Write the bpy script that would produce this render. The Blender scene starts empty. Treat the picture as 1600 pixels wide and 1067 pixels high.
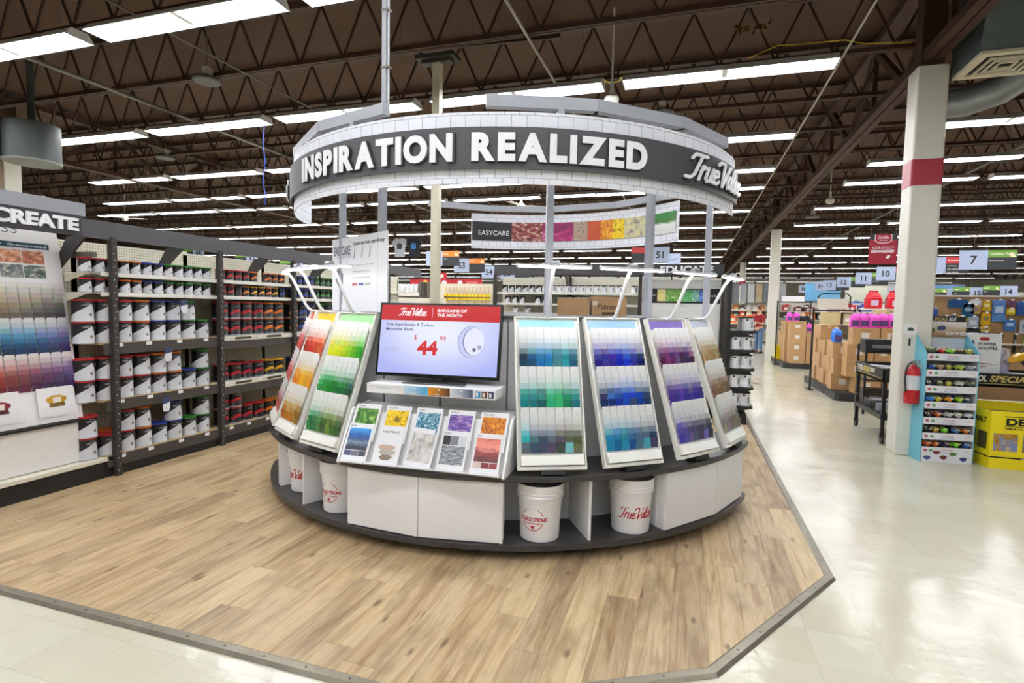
import bpy, math, random
from mathutils import Vector, Matrix, Euler
random.seed(7)
SC = bpy.context.scene
COL = SC.collection
PI = math.pi
rad = math.radians
H = 1.6

# ------------------------------------------------------------------ camera
def make_camera():
    pi_, ro, ya = rad(3.573), rad(1.1377), rad(17.852)
    fw = Vector((-math.sin(ya)*math.cos(pi_), math.cos(ya)*math.cos(pi_), -math.sin(pi_)))
    r = Vector((math.cos(ya), math.sin(ya), 0)); u = r.cross(fw)
    c, s = math.cos(ro), math.sin(ro)
    r2 = c*r + s*u; u2 = -s*r + c*u
    cd = bpy.data.cameras.new('camera'); co = bpy.data.objects.new('camera', cd); COL.objects.link(co)
    m = Matrix((r2, u2, -fw)).transposed().to_4x4(); m.translation = Vector((0, 0, H))
    co.matrix_world = m
    cd.sensor_width = 36; cd.lens = 36*865.1/1600; cd.clip_end = 300; cd.clip_start = .05
    SC.camera = co
make_camera()
w = bpy.data.worlds.new('world'); SC.world = w; w.use_nodes = True
w.node_tree.nodes['Background'].inputs[0].default_value = (.9, .95, 1, 1)
w.node_tree.nodes['Background'].inputs[1].default_value = .4
SC.view_settings.view_transform = 'Standard'
SC.view_settings.look = 'None'
SC.view_settings.gamma = 1
SC.view_settings.use_curve_mapping = False
SC.view_settings.exposure = 0.76
LAMP = 30.0      # emission of the fluorescent tubes

# ------------------------------------------------------------------ colour and materials
def lin(c):
    o = []
    for v in c[:3]:
        v = v/255.0
        o.append(v/12.92 if v <= .04045 else ((v+.055)/1.055)**2.4)
    return (*o, 1.0)
def mixc(a, b, t): return tuple(a[i]*(1-t)+b[i]*t for i in range(3))

class G:
    def __init__(s, name):
        s.m = bpy.data.materials.new(name); s.m.use_nodes = True
        s.nt = s.m.node_tree; s.n = s.nt.nodes; s.l = s.nt.links
        s.b = s.n['Principled BSDF']
    def node(s, t, **k):
        n = s.n.new(t)
        for a, v in k.items(): setattr(n, a, v)
        return n
    def setin(s, sock, v):
        if isinstance(v, bpy.types.NodeSocket): s.l.new(v, sock)
        else: sock.default_value = v
    def ma(s, op, a, b=0.0, c=0.0):
        n = s.node('ShaderNodeMath', operation=op)
        s.setin(n.inputs[0], a); s.setin(n.inputs[1], b); s.setin(n.inputs[2], c)
        return n.outputs[0]
    def mix(s, f, a, b, bt='MIX'):
        n = s.node('ShaderNodeMix', data_type='RGBA', blend_type=bt)
        s.setin(n.inputs[0], f); s.setin(n.inputs[6], a); s.setin(n.inputs[7], b)
        return n.outputs[2]
    def coord(s, which='Object'):
        t = s.node('ShaderNodeTexCoord').outputs[which]
        x = s.node('ShaderNodeSeparateXYZ'); s.l.new(t, x.inputs[0])
        return t, x.outputs[0], x.outputs[1], x.outputs[2]
    def vec(s, x, y, z=0.0):
        n = s.node('ShaderNodeCombineXYZ')
        for i, v in enumerate((x, y, z)): s.setin(n.inputs[i], v)
        return n.outputs[0]
    def noise(s, vec, scale=5, detail=3, rough=.5, dist=0, out=0):
        n = s.node('ShaderNodeTexNoise'); s.setin(n.inputs['Vector'], vec)
        n.inputs['Scale'].default_value = scale; n.inputs['Detail'].default_value = detail
        n.inputs['Roughness'].default_value = rough; n.inputs['Distortion'].default_value = dist
        return n.outputs[out]
    def ramp(s, f, stops, const=False):
        n = s.node('ShaderNodeValToRGB'); s.setin(n.inputs[0], f)
        e = n.color_ramp.elements
        if const: n.color_ramp.interpolation = 'CONSTANT'
        e[0].position, e[0].color = stops[0][0], lin(stops[0][1])
        e[1].position, e[1].color = stops[-1][0], lin(stops[-1][1])
        for p, c in stops[1:-1]:
            q = e.new(p); q.color = lin(c)
        return n.outputs[0]
    def bump(s, h, strength=.2, dist=.01):
        n = s.node('ShaderNodeBump'); n.inputs['Strength'].default_value = strength
        n.inputs['Distance'].default_value = dist; s.l.new(h, n.inputs['Height'])
        s.l.new(n.outputs[0], s.b.inputs['Normal'])
    def out(s, col=None, rough=.5, metal=0.0, spec=.5):
        if col is not None: s.setin(s.b.inputs['Base Color'], col)
        s.setin(s.b.inputs['Roughness'], rough); s.b.inputs['Metallic'].default_value = metal
        s.b.inputs['Specular IOR Level'].default_value = spec
        return s.m

MATS = {}
def mat(col, rough=.5, metal=0.0, var=.06, name=None):
    k = (tuple(col), rough, metal, var)
    if k in MATS: return MATS[k]
    g = G(name or 'finish')
    t, x, y, z = g.coord()
    n = g.noise(t, 14, 3)
    a, b = lin(col), lin([max(0, v*(1-var)) for v in col])
    g.out(g.mix(n, a, b), rough, metal)
    MATS[k] = g.m
    return g.m
def emat(col, strength):
    k = ('e', tuple(col), strength)
    if k in MATS: return MATS[k]
    g = G('glow'); g.out((.015, .015, .015, 1), .5)
    g.b.inputs['Emission Color'].default_value = lin(col); g.b.inputs['Emission Strength'].default_value = strength
    MATS[k] = g.m
    return g.m
def attr_mat(rough=.5, metal=0.0):
    k = ('a', rough, metal)
    if k in MATS: return MATS[k]
    g = G('painted'); n = g.node('ShaderNodeAttribute', attribute_name='Col')
    t, x, y, z = g.coord()
    g.out(g.mix(g.ma('MULTIPLY', g.noise(t, 12, 3), .12), n.outputs['Color'], (0, 0, 0, 1)), rough, metal)
    MATS[k] = g.m
    return g.m
def obj_mat(rough=.5, metal=0.0):
    k = ('o', rough, metal)
    if k in MATS: return MATS[k]
    g = G('tinted'); n = g.node('ShaderNodeObjectInfo')
    t, x, y, z = g.coord()
    g.out(g.mix(g.ma('MULTIPLY', g.noise(t, 12, 3), .10), n.outputs['Color'], (0, 0, 0, 1)), rough, metal)
    MATS[k] = g.m
    return g.m

# ------------------------------------------------------------------ mesh builder
class MB:
    def __init__(s): s.v = []; s.f = []; s.c = []; s.sm = []; s.uv = []; s.mi = []; s.M = None; s.col = (200, 200, 200); s.slot = 0
    def add(s, vs, fs, smooth=False, uv=None):
        o = len(s.v)
        for p in vs:
            p = Vector(p)
            if s.M is not None: p = s.M @ p
            s.v.append(tuple(p))
        for k, f in enumerate(fs):
            s.f.append([i+o for i in f]); s.c.append(s.col); s.sm.append(smooth); s.mi.append(s.slot)
            s.uv.append(uv[k] if uv else None)
        return s
    def hexa(s, p, **k):
        return s.add(p, [(0, 3, 2, 1), (4, 5, 6, 7), (0, 1, 5, 4), (1, 2, 6, 5), (2, 3, 7, 6), (3, 0, 4, 7)], **k)
    def box(s, c, d, rz=0.0):
        x, y, z = (i/2 for i in d); ca, sa = math.cos(rz), math.sin(rz)
        p = []
        for Z in (-z, z):
            for X, Y in ((-x, -y), (x, -y), (x, y), (-x, y)):
                p.append((c[0]+X*ca-Y*sa, c[1]+X*sa+Y*ca, c[2]+Z))
        return s.hexa(p)
    def bx(s, x0, x1, y0, y1, z0, z1):
        return s.box(((x0+x1)/2, (y0+y1)/2, (z0+z1)/2), (x1-x0, y1-y0, z1-z0))
    def prism(s, pts, z0, z1, ax='z'):
        n = len(pts)
        def P(a, b, h): return (a, b, h) if ax == 'z' else ((a, h, b) if ax == 'y' else (h, a, b))
        vs = [P(a, b, z0) for a, b in pts]+[P(a, b, z1) for a, b in pts]
        fs = [tuple(range(n))[::-1], tuple(range(n, 2*n))]+[(i, (i+1) % n, n+(i+1) % n, n+i) for i in range(n)]
        if ax != 'z' : 
            if ax == 'y': fs = [f[::-1] for f in fs]
        return s.add(vs, fs)
    def cyl(s, p0, p1, r0, r1=None, n=12, caps=True):
        r1 = r0 if r1 is None else r1
        p0, p1 = Vector(p0), Vector(p1); d = (p1-p0).normalized()
        a = d.orthogonal().normalized(); b = d.cross(a)
        vs = [p0+(a*math.cos(2*PI*i/n)+b*math.sin(2*PI*i/n))*r0 for i in range(n)]
        vs += [p1+(a*math.cos(2*PI*i/n)+b*math.sin(2*PI*i/n))*r1 for i in range(n)]
        s.add(vs, [(i, (i+1) % n, n+(i+1) % n, n+i) for i in range(n)], smooth=True)
        if caps: s.add(vs, [tuple(range(n))[::-1], tuple(range(n, 2*n))])
        return s
    def lathe(s, prof, n=20, c=(0, 0, 0)):
        vs = []
        for r, z in prof:
            for i in range(n):
                t = 2*PI*i/n; vs.append((c[0]+r*math.cos(t), c[1]+r*math.sin(t), c[2]+z))
        fs = []
        for k in range(len(prof)-1):
            for i in range(n):
                j = (i+1) % n; fs.append((k*n+i, k*n+j, (k+1)*n+j, (k+1)*n+i))
        return s.add(vs, fs, smooth=True)
    def tube(s, path, r, n=8):
        path = [Vector(p) for p in path]; vs = []; a = None
        for i, p in enumerate(path):
            d = (path[min(i+1, len(path)-1)]-path[max(i-1, 0)]).normalized()
            a = d.orthogonal().normalized() if a is None else (a-d*a.dot(d)).normalized()
            b = d.cross(a)
            vs += [p+(a*math.cos(2*PI*k/n)+b*math.sin(2*PI*k/n))*r for k in range(n)]
        fs = [(i*n+k, i*n+(k+1) % n, (i+1)*n+(k+1) % n, (i+1)*n+k) for i in range(len(path)-1) for k in range(n)]
        s.add(vs, fs, smooth=True)
        m = len(path)
        return s.add(vs, [tuple(range(n))[::-1], tuple(range((m-1)*n, m*n))])
    def bar(s, p0, p1, w, t):
        """rectangular bar, w across (horizontal), t the other way"""
        p0, p1 = Vector(p0), Vector(p1); d = (p1-p0).normalized()
        up = Vector((0, 0, 1)) if abs(d.z) < .95 else Vector((0, 1, 0))
        a = d.cross(up).normalized()*w/2; b = a.cross(d).normalized()*t/2
        return s.hexa([p0-a-b, p0+a-b, p0+a+b, p0-a+b, p1-a-b, p1+a-b, p1+a+b, p1-a+b])
    def ball(s, c, r, n=12, m=8):
        rx, ry, rz = (r, r, r) if not isinstance(r, (tuple, list)) else r
        vs = []; fs = []
        for j in range(m+1):
            ph = -PI/2+PI*j/m
            for i in range(n):
                t = 2*PI*i/n; vs.append((c[0]+rx*math.cos(ph)*math.cos(t), c[1]+ry*math.cos(ph)*math.sin(t), c[2]+rz*math.sin(ph)))
        for j in range(m):
            for i in range(n): fs.append((j*n+i, j*n+(i+1) % n, (j+1)*n+(i+1) % n, (j+1)*n+i))
        return s.add(vs, fs, smooth=True)
    def arc(s, cx, cy, R0, R1, a0, a1, z0, z1, n=48):
        """curved slab between radii R0<R1, angles in degrees; uv = metres along the arc"""
        vs = []; 
        for i in range(n+1):
            t = rad(a0+(a1-a0)*i/n); ca, sa = math.cos(t), math.sin(t)
            for R in (R0, R1):
                for z in (z0, z1): vs.append((cx+R*ca, cy+R*sa, z))
        fs = []; uv = []
        L = rad(a1-a0)*R1
        for i in range(n):
            o = i*4; q = o+4; u0, u1 = L*i/n, L*(i+1)/n
            fs += [(o+2, q+2, q+3, o+3), (o, o+1, q+1, q), (o+1, o+3, q+3, q+1), (o, q, q+2, o+2)]
            uv += [[(u0, z0), (u1, z0), (u1, z1), (u0, z1)], [(u0, z0), (u0, z1), (u1, z1), (u1, z0)],
                   [(u0, z1), (u0, z1), (u1, z1), (u1, z1)], [(u0, z0), (u1, z0), (u1, z0), (u0, z0)]]
        fs += [(0, 2, 3, 1), (n*4, n*4+1, n*4+3, n*4+2)]; uv += [[(0, z0)]*4, [(L, z0)]*4]
        return s.add(vs, fs, smooth=True, uv=uv)
    def mesh(s, name, mats, col=False):
        me = bpy.data.meshes.new(name); me.from_pydata(s.v, [], s.f)
        me.polygons.foreach_set('use_smooth', s.sm)
        if not isinstance(mats, (list, tuple)): mats = [mats]
        for m in mats: me.materials.append(m)
        if any(s.mi): me.polygons.foreach_set('material_index', s.mi)
        if any(u for u in s.uv):
            ul = me.uv_layers.new(name='UVMap'); k = 0
            for f, u in zip(s.f, s.uv):
                for j in range(len(f)):
                    ul.data[k].uv = u[j] if u else (0, 0); k += 1
        if len(set(s.c)) >= 1 and col:
            ca = me.color_attributes.new('Col', 'FLOAT_COLOR', 'CORNER'); buf = []
            for f, c in zip(s.f, s.c): buf += list(lin(c))*len(f)
            ca.data.foreach_set('color', buf)
        me.update()
        if any(s.sm): me.set_sharp_from_angle(angle=rad(40))
        return me
    def build(s, name, mats, parent=None, loc=(0, 0, 0), rot=(0, 0, 0), bevel=0, col=False, tint=None, label=None):
        o = bpy.data.objects.new(name, s.mesh(name, mats, col)); COL.objects.link(o)
        o.location = loc; o.rotation_euler = rot
        if parent is not None: o.parent = parent
        if tint: o.color = lin(tint)
        if bevel:
            b = o.modifiers.new('bevel', 'BEVEL'); b.width = bevel; b.segments = 2; b.limit_method = 'ANGLE'
        if label: o['label'] = label
        return o

def thing(name, label, cat, loc=(0, 0, 0), rz=0, group=None, rot=None):
    o = bpy.data.objects.new(name, None); COL.objects.link(o)
    o.empty_display_size = .1
    o.location = loc; o.rotation_euler = rot if rot else (0, 0, rz)
    o['label'] = label; o['category'] = cat
    if group: o['group'] = group
    return o
def tag(o, label, cat, group=None):
    o['label'] = label; o['category'] = cat
    if group: o['group'] = group
    return o
def struct(o): o['kind'] = 'structure'; return o
KIDS = {}
def dup(o, loc, rz=None, label=None, group=None, tints=None, rot=None):
    """copy a thing with its parts; tints = {part name: colour}"""
    r = o.copy(); COL.objects.link(r); r.location = loc
    if rz is not None: r.rotation_euler = (0, 0, rz)
    if rot is not None: r.rotation_euler = rot
    if label: r['label'] = label
    if group: r['group'] = group
    if o.name not in KIDS: KIDS[o.name] = [(c, list(c.children)) for c in o.children]
    for c, gs in KIDS[o.name]:
        d = c.copy(); COL.objects.link(d); d.parent = r
        if tints and c.name.split('.')[0] in tints: d.color = lin(tints[c.name.split('.')[0]])
        for g_ in gs:
            e = g_.copy(); COL.objects.link(e); e.parent = d
    return r
ORD = ['first', 'second', 'third', 'fourth', 'fifth', 'sixth', 'seventh', 'eighth', 'ninth', 'tenth', 'eleventh', 'twelfth',
       'thirteenth', 'fourteenth', 'fifteenth', 'sixteenth', 'seventeenth', 'eighteenth', 'nineteenth', 'twentieth']

# ------------------------------------------------------------------ lettering
_tc = bpy.data.curves.new('glyphs', 'FONT'); _to = bpy.data.objects.new('glyphs', _tc); COL.objects.link(_to)
_cache = {}
def glyphs(body, bold=0.0, ext=0.0, shear=0.0, sp=1.0):
    k = (body, bold, ext, shear, sp)
    if k in _cache: return _cache[k]
    _tc.body = body; _tc.size = 1; _tc.offset = bold; _tc.extrude = ext; _tc.shear = shear; _tc.space_character = sp
    _tc.resolution_u = 5
    bpy.context.view_layer.update()
    me = bpy.data.meshes.new_from_object(_to.evaluated_get(bpy.context.evaluated_depsgraph_get()))
    vs = [tuple(v.co) for v in me.vertices]; fs = [tuple(p.vertices) for p in me.polygons]
    bpy.data.meshes.remove(me)
    x0 = min(v[0] for v in vs); x1 = max(v[0] for v in vs); y0 = min(v[1] for v in vs); y1 = max(v[1] for v in vs)
    vs = [((v[0]-x0)/(x1-x0), (v[1]-y0)/(y1-y0), v[2]) for v in vs]
    _cache[k] = (vs, fs, (x1-x0)/(y1-y0))
    return _cache[k]
def text(mb, body, x, z, h, w=None, bold=.0, fn=None, depth=.001, shear=0.0, anchor='l', sp=1.0):
    """flat lettering in the xz plane (facing -y) unless fn maps (x,z,d) elsewhere; h = height of the ink box"""
    vs, fs, asp = glyphs(body, bold, .5 if depth > .0015 else 0.0, shear, sp)
    w = w or h*asp
    if anchor == 'c': x -= w/2
    if anchor == 'r': x -= w
    fn = fn or (lambda a, b, d: (a, -d, b))
    ext = depth > .0015
    out = [fn(x+v[0]*w, z+v[1]*h, (v[2]+.5)*depth if ext else depth) for v in vs]
    return mb.add(out, fs)
# a brush-script logo drawn as strokes
LOGO = [[(.02, .80), (.10, .98), (.55, .98)], [(.36, .98), (.24, .18), (.12, .0), (-.04, .02)],
        [(.48, .56), (.43, 0)], [(.44, .34), (.56, .56), (.64, .50)],
        [(.72, .56), (.68, .12), (.76, 0), (.87, .10), (.93, .56)], [(.93, .56), (.90, .05), (1.0, .04)],
        [(1.03, .27), (1.20, .34), (1.19, .52), (1.08, .55), (1.0, .30), (1.06, .03), (1.2, .03), (1.28, .14)],
        [(1.12, .84), (1.22, .98), (1.44, .98), (1.50, 0.0), (1.82, .95)],
        [(2.0, .52), (1.86, .54), (1.77, .30), (1.81, .03), (1.93, .10), (2.0, .52)], [(2.0, .52), (1.98, .06), (2.07, .05)],
        [(2.07, .05), (2.24, .78), (2.18, .98), (2.11, .80), (2.09, .10), (2.16, .0), (2.26, .12)],
        [(2.34, .56), (2.30, .12), (2.38, 0), (2.49, .10), (2.55, .56)], [(2.55, .56), (2.52, .05), (2.62, .04)],
        [(2.65, .27), (2.82, .34), (2.81, .52), (2.70, .55), (2.62, .30), (2.68, .03), (2.82, .03), (2.92, .14)]]
def logo(mb, x, z, w, h, fn=None, depth=.001, thick=.13, part=None):
    fn = fn or (lambda a, b, d: (a, -d, b))
    sx = w/3.15; k = thick*h
    def T(p): return (x+(p[0]+.22*p[1]+.05)*sx, z+p[1]*h)
    for st in LOGO:
        pts = [T(p) for p in st]
        if part and not (part[0] <= (sum(p[0] for p in pts)/len(pts)-x)/w <= part[1]): continue
        for a, b in zip(pts[:-1], pts[1:]):
            dx, dz = b[0]-a[0], b[1]-a[1]; L = math.hypot(dx, dz) or 1e-6
            nx, nz = -dz/L*k/2, dx/L*k/2
            q = [(a[0]-nx, a[1]-nz), (b[0]-nx, b[1]-nz), (b[0]+nx, b[1]+nz), (a[0]+nx, a[1]+nz)]
            mb.hexa([fn(*p, 0) for p in q]+[fn(*p, depth) for p in q])
        for a in pts:
            q = [(a[0]+k/2*math.cos(2*PI*i/10), a[1]+k/2*math.sin(2*PI*i/10)) for i in range(10)]
            vs = [fn(*p, 0) for p in q]+[fn(*p, depth*1.01) for p in q]
            mb.add(vs, [tuple(range(10, 20))]+[(i, (i+1) % 10, 10+(i+1) % 10, 10+i) for i in range(10)])
    return mb
def onarc(cx, cy, R, a0, inside=False, r2=None):
    """text mapper: x metres along the arc from angle a0 (degrees), d outwards (or inwards)"""
    def fn(x, z, d):
        t = rad(a0)+(-x/R if inside else x/R); r = R-d if inside else R+d
        return (cx+r*math.cos(t), cy+r*math.sin(t), z)
    return fn

WHITE = (238, 238, 236); BLACK = (24, 24, 25)
M_white = mat((244, 244, 244), .35, 0, .02, 'white_laminate')
M_black = mat((26, 26, 27), .45, 0, .1, 'black_metal')
M_steel = mat((168, 172, 180), .35, .0, .05, 'painted_grey_tube')
M_red = mat((176, 22, 36), .5)
M_attr = attr_mat(.5); M_gloss = attr_mat(.25); M_obj = obj_mat(.45)
# ------------------------------------------------------------------ the shell of the store
def floor_material():
    g = G('vinyl_tile'); t, x, y, z = g.coord()
    def seam(v, w_, e): 
        f = g.ma('FRACT', g.ma('DIVIDE', v, w_)); return g.ma('LESS_THAN', f, e)
    s = g.ma('MAXIMUM', seam(x, .305, .008), seam(y, .305, .008))
    tx = g.ma('FLOOR', g.ma('DIVIDE', x, .305)); ty = g.ma('FLOOR', g.ma('DIVIDE', y, .305))
    wn = g.node('ShaderNodeTexWhiteNoise', noise_dimensions='2D'); g.l.new(g.vec(tx, ty), wn.inputs[0])
    base = g.ramp(wn.outputs[0], [(0, (206, 201, 178)), (.5, (212, 208, 187)), (1, (216, 213, 194))])
    n = g.noise(t, 2.2, 5, .6)
    base = g.mix(g.ma('MULTIPLY', n, .22), base, lin((188, 181, 150)))
    sp = g.ma('GREATER_THAN', g.noise(t, 60, 2, .6), .74)
    base = g.mix(g.ma('MULTIPLY', sp, .18), base, lin((150, 140, 110)))
    base = g.mix(g.ma('MULTIPLY', s, .3), base, lin((120, 116, 96)))
    g.out(base, g.ma('ADD', .09, g.ma('MULTIPLY', g.noise(t, 3, 3), .12)), 0, .36)
    h = g.ma('ADD', g.noise(g.vec(g.ma('MULTIPLY', x, 1.0), g.ma('MULTIPLY', y, 1.0)), 5.0, 3, .55), g.ma('MULTIPLY', s, -.2))
    g.bump(h, .22, .02)
    return g.m
def wood_material():
    g = G('oak_planks'); t, x, y, z = g.coord()
    W, L = .1735, 1.22
    rx = g.ma('DIVIDE', g.ma('ADD', x, .0375), W); row = g.ma('FLOOR', rx)
    wn = g.node('ShaderNodeTexWhiteNoise', noise_dimensions='1D'); g.l.new(row, wn.inputs['W'])
    ry = g.ma('ADD', g.ma('DIVIDE', y, L), g.ma('MULTIPLY', wn.outputs[0], 7.0)); pl = g.ma('FLOOR', ry)
    w2 = g.node('ShaderNodeTexWhiteNoise', noise_dimensions='2D'); g.l.new(g.vec(row, pl), w2.inputs[0])
    r = w2.outputs[0]
    tone = g.ramp(r, [(0, (136, 108, 72)), (.2, (170, 140, 98)), (.4, (202, 175, 130)), (.6, (150, 126, 94)), (.8, (218, 194, 148)), (1, (180, 148, 102))])
    gx = g.ma('ADD', g.ma('MULTIPLY', x, 22.0), g.ma('MULTIPLY', r, 91.0)); gy = g.ma('ADD', g.ma('MULTIPLY', y, 1.5), g.ma('MULTIPLY', r, 37.0))
    gv = g.vec(gx, gy, 0.0)
    n1 = g.noise(gv, 1.0, 6, .62, .8)
    n2 = g.noise(g.vec(g.ma('MULTIPLY', gx, 6.0), g.ma('MULTIPLY', gy, 2.0)), 1.0, 3, .6)
    streak = g.ramp(n1, [(.30, (96, 70, 42)), (.42, (180, 152, 112)), (.56, (222, 202, 166)), (.70, (150, 120, 82))])
    c = g.mix(.52, tone, streak)
    c = g.mix(g.ma('MULTIPLY', n2, .4), c, lin((126, 98, 66)))
    # broad pale and grey patches, knots
    kv = g.vec(g.ma('ADD', g.ma('MULTIPLY', x, 3.4), g.ma('MULTIPLY', r, 23.0)), g.ma('ADD', g.ma('MULTIPLY', y, 1.3), g.ma('MULTIPLY', r, 11.0)))
    vo = g.node('ShaderNodeTexVoronoi', voronoi_dimensions='2D'); g.l.new(kv, vo.inputs['Vector']); vo.inputs['Scale'].default_value = 1.0
    kd = g.ma('ADD', vo.outputs['Distance'], g.ma('MULTIPLY', n1, .12))
    knot = g.ramp(kd, [(.078, (255, 255, 255)), (.125, (0, 0, 0))])
    c = g.mix(g.ma('MULTIPLY', knot, .75), c, lin((84, 58, 36)))
    c = g.mix(g.ma('MULTIPLY', g.ramp(g.noise(kv, 1.6, 3, .6), [(.48, (0, 0, 0)), (.7, (255, 255, 255))]), .45), c, lin((104, 80, 54)))
    fx = g.ma('FRACT', rx); fy = g.ma('FRACT', ry)
    s = g.ma('MAXIMUM', g.ma('LESS_THAN', fx, .014), g.ma('LESS_THAN', fy, .0022))
    c = g.mix(g.ma('MULTIPLY', s, .55), c, lin((80, 60, 42)))
    g.out(c, .42, 0, .45)
    g.bump(g.ma('ADD', g.ma('MULTIPLY', n2, .3), g.ma('MULTIPLY', s, -1.0)), .15, .002)
    return g.m
def brown_steel():
    g = G('brown_paint'); t, x, y, z = g.coord()
    g.out(g.mix(g.noise(t, 1.3, 4), lin((76, 50, 33)), lin((52, 34, 22))), .6)
    return g.m
M_floor = floor_material(); M_wood = wood_material(); M_brown = brown_steel()
def deck_material():
    g = G('roof_deck'); t, x, y, z = g.coord()
    rib = g.ma('LESS_THAN', g.ma('FRACT', g.ma('DIVIDE', x, .15)), .3)
    c = g.mix(g.noise(t, .5, 4), lin((86, 58, 38)), lin((68, 45, 30)))
    g.out(g.mix(g.ma('MULTIPLY', rib, .15), c, lin((60, 42, 32))), .8)
    return g.m
X0, X1, Y0, Y1, ZC = -44, 26, -10, 66, 5.55
struct(MB().bx(X0, X1, Y0, Y1, -.1, 0).build('floor', M_floor))
struct(MB().bx(X0, X1, Y0, Y1, ZC, ZC+.1).build('ceiling', deck_material()))
Mw = mat((206, 204, 196), .7, 0, .05, 'wall_paint')
struct(MB().bx(X0-.1, X0, Y0, Y1, 0, ZC).build('wall_left', Mw)); struct(MB().bx(X1, X1+.1, Y0, Y1, 0, ZC).build('wall_right', Mw))
struct(MB().bx(X0, X1, Y0-.1, Y0, 0, ZC).build('wall_back', Mw)); struct(MB().bx(X0, X1, Y1, Y1+.1, 0, ZC).build('wall_front', Mw))
# the raised oak platform, cut at its front right corner, with its metal edging
PO = [(-8, 1.907), (-.86, 1.907), (.172, 2.494), (.887, 3.678), (.87, 9.1), (-8, 9.1)]
def offset_poly(p, d):
    out = []
    for i, q in enumerate(p):
        a = Vector(p[i-1]) if i else None; b = Vector(q); c = Vector(p[i+1]) if i+1 < len(p) else None
        ns = []
        for u, v in ((a, b), (b, c)):
            if u is not None and v is not None:
                e = (v-u).normalized(); ns.append(Vector((-e.y, e.x)))
        n = sum(ns, Vector((0, 0))).normalized(); k = d/max(.3, n.dot(ns[0]))
        out.append((b.x+n.x*k, b.y+n.y*k))
    return out
mb = MB(); mb.prism(offset_poly(PO[:5], .012)+[(-8, 9.1)], 0, .012); struct(mb.build('floor_platform', M_wood))
g = G('worn_aluminium'); t, x, y, z = g.coord()
M_trim = g.out(g.mix(g.noise(t, 9, 5, .7), lin((164, 158, 142)), lin((120, 112, 96))), .38, .55)
mb = MB(); A = PO[:5]; rings = [(0, 0.002), (.012, .019), (.05, .019), (.062, .0125)]
R_ = [[(q[0], q[1], z) for q in offset_poly(A, d)] for d, z in rings]
for k in range(3):
    for i in range(4): mb.add([R_[k][i], R_[k][i+1], R_[k+1][i+1], R_[k+1][i]], [(0, 1, 2, 3)])
mb.slot = 1
L0 = offset_poly(A, .031)
for i in range(4):
    a, b = Vector(L0[i]), Vector(L0[i+1]); n = int((b-a).length/.22)
    for k in range(1, n): q = a.lerp(b, k/n); mb.cyl((q.x, q.y, .018), (q.x, q.y, .0205), .006, n=8)
struct(mb.build('trim_1', [M_trim, mat((92, 88, 80), .4, .6)]))

# ------------------------------------------------------------------ roof steel
def joist_mesh():
    mb = MB(); zb, zt, P = 4.78, 5.45, .66
    mb.bx(X0, X1, -.045, -.008, zb-.05, zb); mb.bx(X0, X1, .008, .045, zb-.05, zb); mb.bx(X0, X1, -.05, .05, zt, zt+.06)
    n = int((X1-X0)/P)
    for i in range(n):
        x = X0+i*P
        mb.bar((x, 0, zb-.02), (x+P/2, 0, zt+.02), .02, .028); mb.bar((x+P/2, 0, zt+.02), (x+P, 0, zb-.02), .02, .028)
    return mb.mesh('joist', M_brown)
jm = joist_mesh()
JY = [1.75+1.52*i for i in range(-4, 38)]
for i, y in enumerate(JY):
    o = bpy.data.objects.new('roof_joist', jm); COL.objects.link(o); o.location = (0, y, 0)
    tag(o, 'brown open-web roof joist, %s of them counted from the front of the store' % (ORD[i] if i < 20 else 'number %d' % (i+1)), 'joist', 'brown roof joists'); o['kind'] = 'structure'
def girder(x, nm):
    mb = MB(); zb = 4.40
    mb.bx(x-.10, x-.01, Y0, Y1, zb, zb+.10); mb.bx(x+.01, x+.10, Y0, Y1, zb, zb+.10)
    mb.bx(x-.10, x+.10, Y0, Y1, 5.35, 5.45)
    y = Y0
    while y < Y1-2.6:
        mb.bar((x, y, zb+.05), (x, y+1.3, 5.4), .07, .09); mb.bar((x, y+1.3, 5.4), (x, y+2.6, zb+.05), .07, .09); mb.bx(x-.03, x+.03, y+1.27, y+1.33, zb, 5.4); y += 2.6
    o = mb.build('roof_girder', M_brown); o['kind'] = 'structure'; return tag(o, nm, 'girder')
girder(2.42, 'brown roof girder running back over the right-hand row of columns')
girder(-12.7, 'brown roof girder running back over the far left columns')
# cross bracing between joists and the pipes that run away from the viewer
def pipe(x, z, r, m, lab, cat, y1=60):
    o = MB().cyl((x, Y0+1, z), (x, y1, z), r, n=8).build('ceiling_pipe' if cat == 'pipe' else 'electrical_conduit', m); tag(o, lab, cat)
Mp = mat((120, 116, 108), .4, .3)
pipe(-8.2, 4.66, .03, Mp, 'grey sprinkler pipe below the joists, far left of the ceiling', 'pipe')
pipe(-1.9, 4.69, .018, mat((176, 172, 160), .4, .3), 'thin pale conduit running back above the round sign', 'conduit')
pipe(1.62, 4.69, .014, mat((186, 182, 170), .4, .3), 'thin pale conduit running back, left of the white columns', 'conduit')
pipe(-5.9, 4.70, .012, Mp, 'thin grey conduit running back, left of the round sign', 'conduit')
pipe(5.6, 4.70, .03, Mp, 'grey sprinkler pipe over the right-hand aisles', 'pipe')
for i, (x, lab) in enumerate(((-4.3, 'slanted brown brace rising from a joist, left of the round sign'), (-.2, 'slanted brown brace above the round sign'))):
    tag(MB().bar((x, 6.3, 4.77), (x+2.4, 6.3+1.5, 5.4), .05, .06).build('joist_brace', M_brown), lab, 'brace')['kind'] = 'structure'

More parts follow.
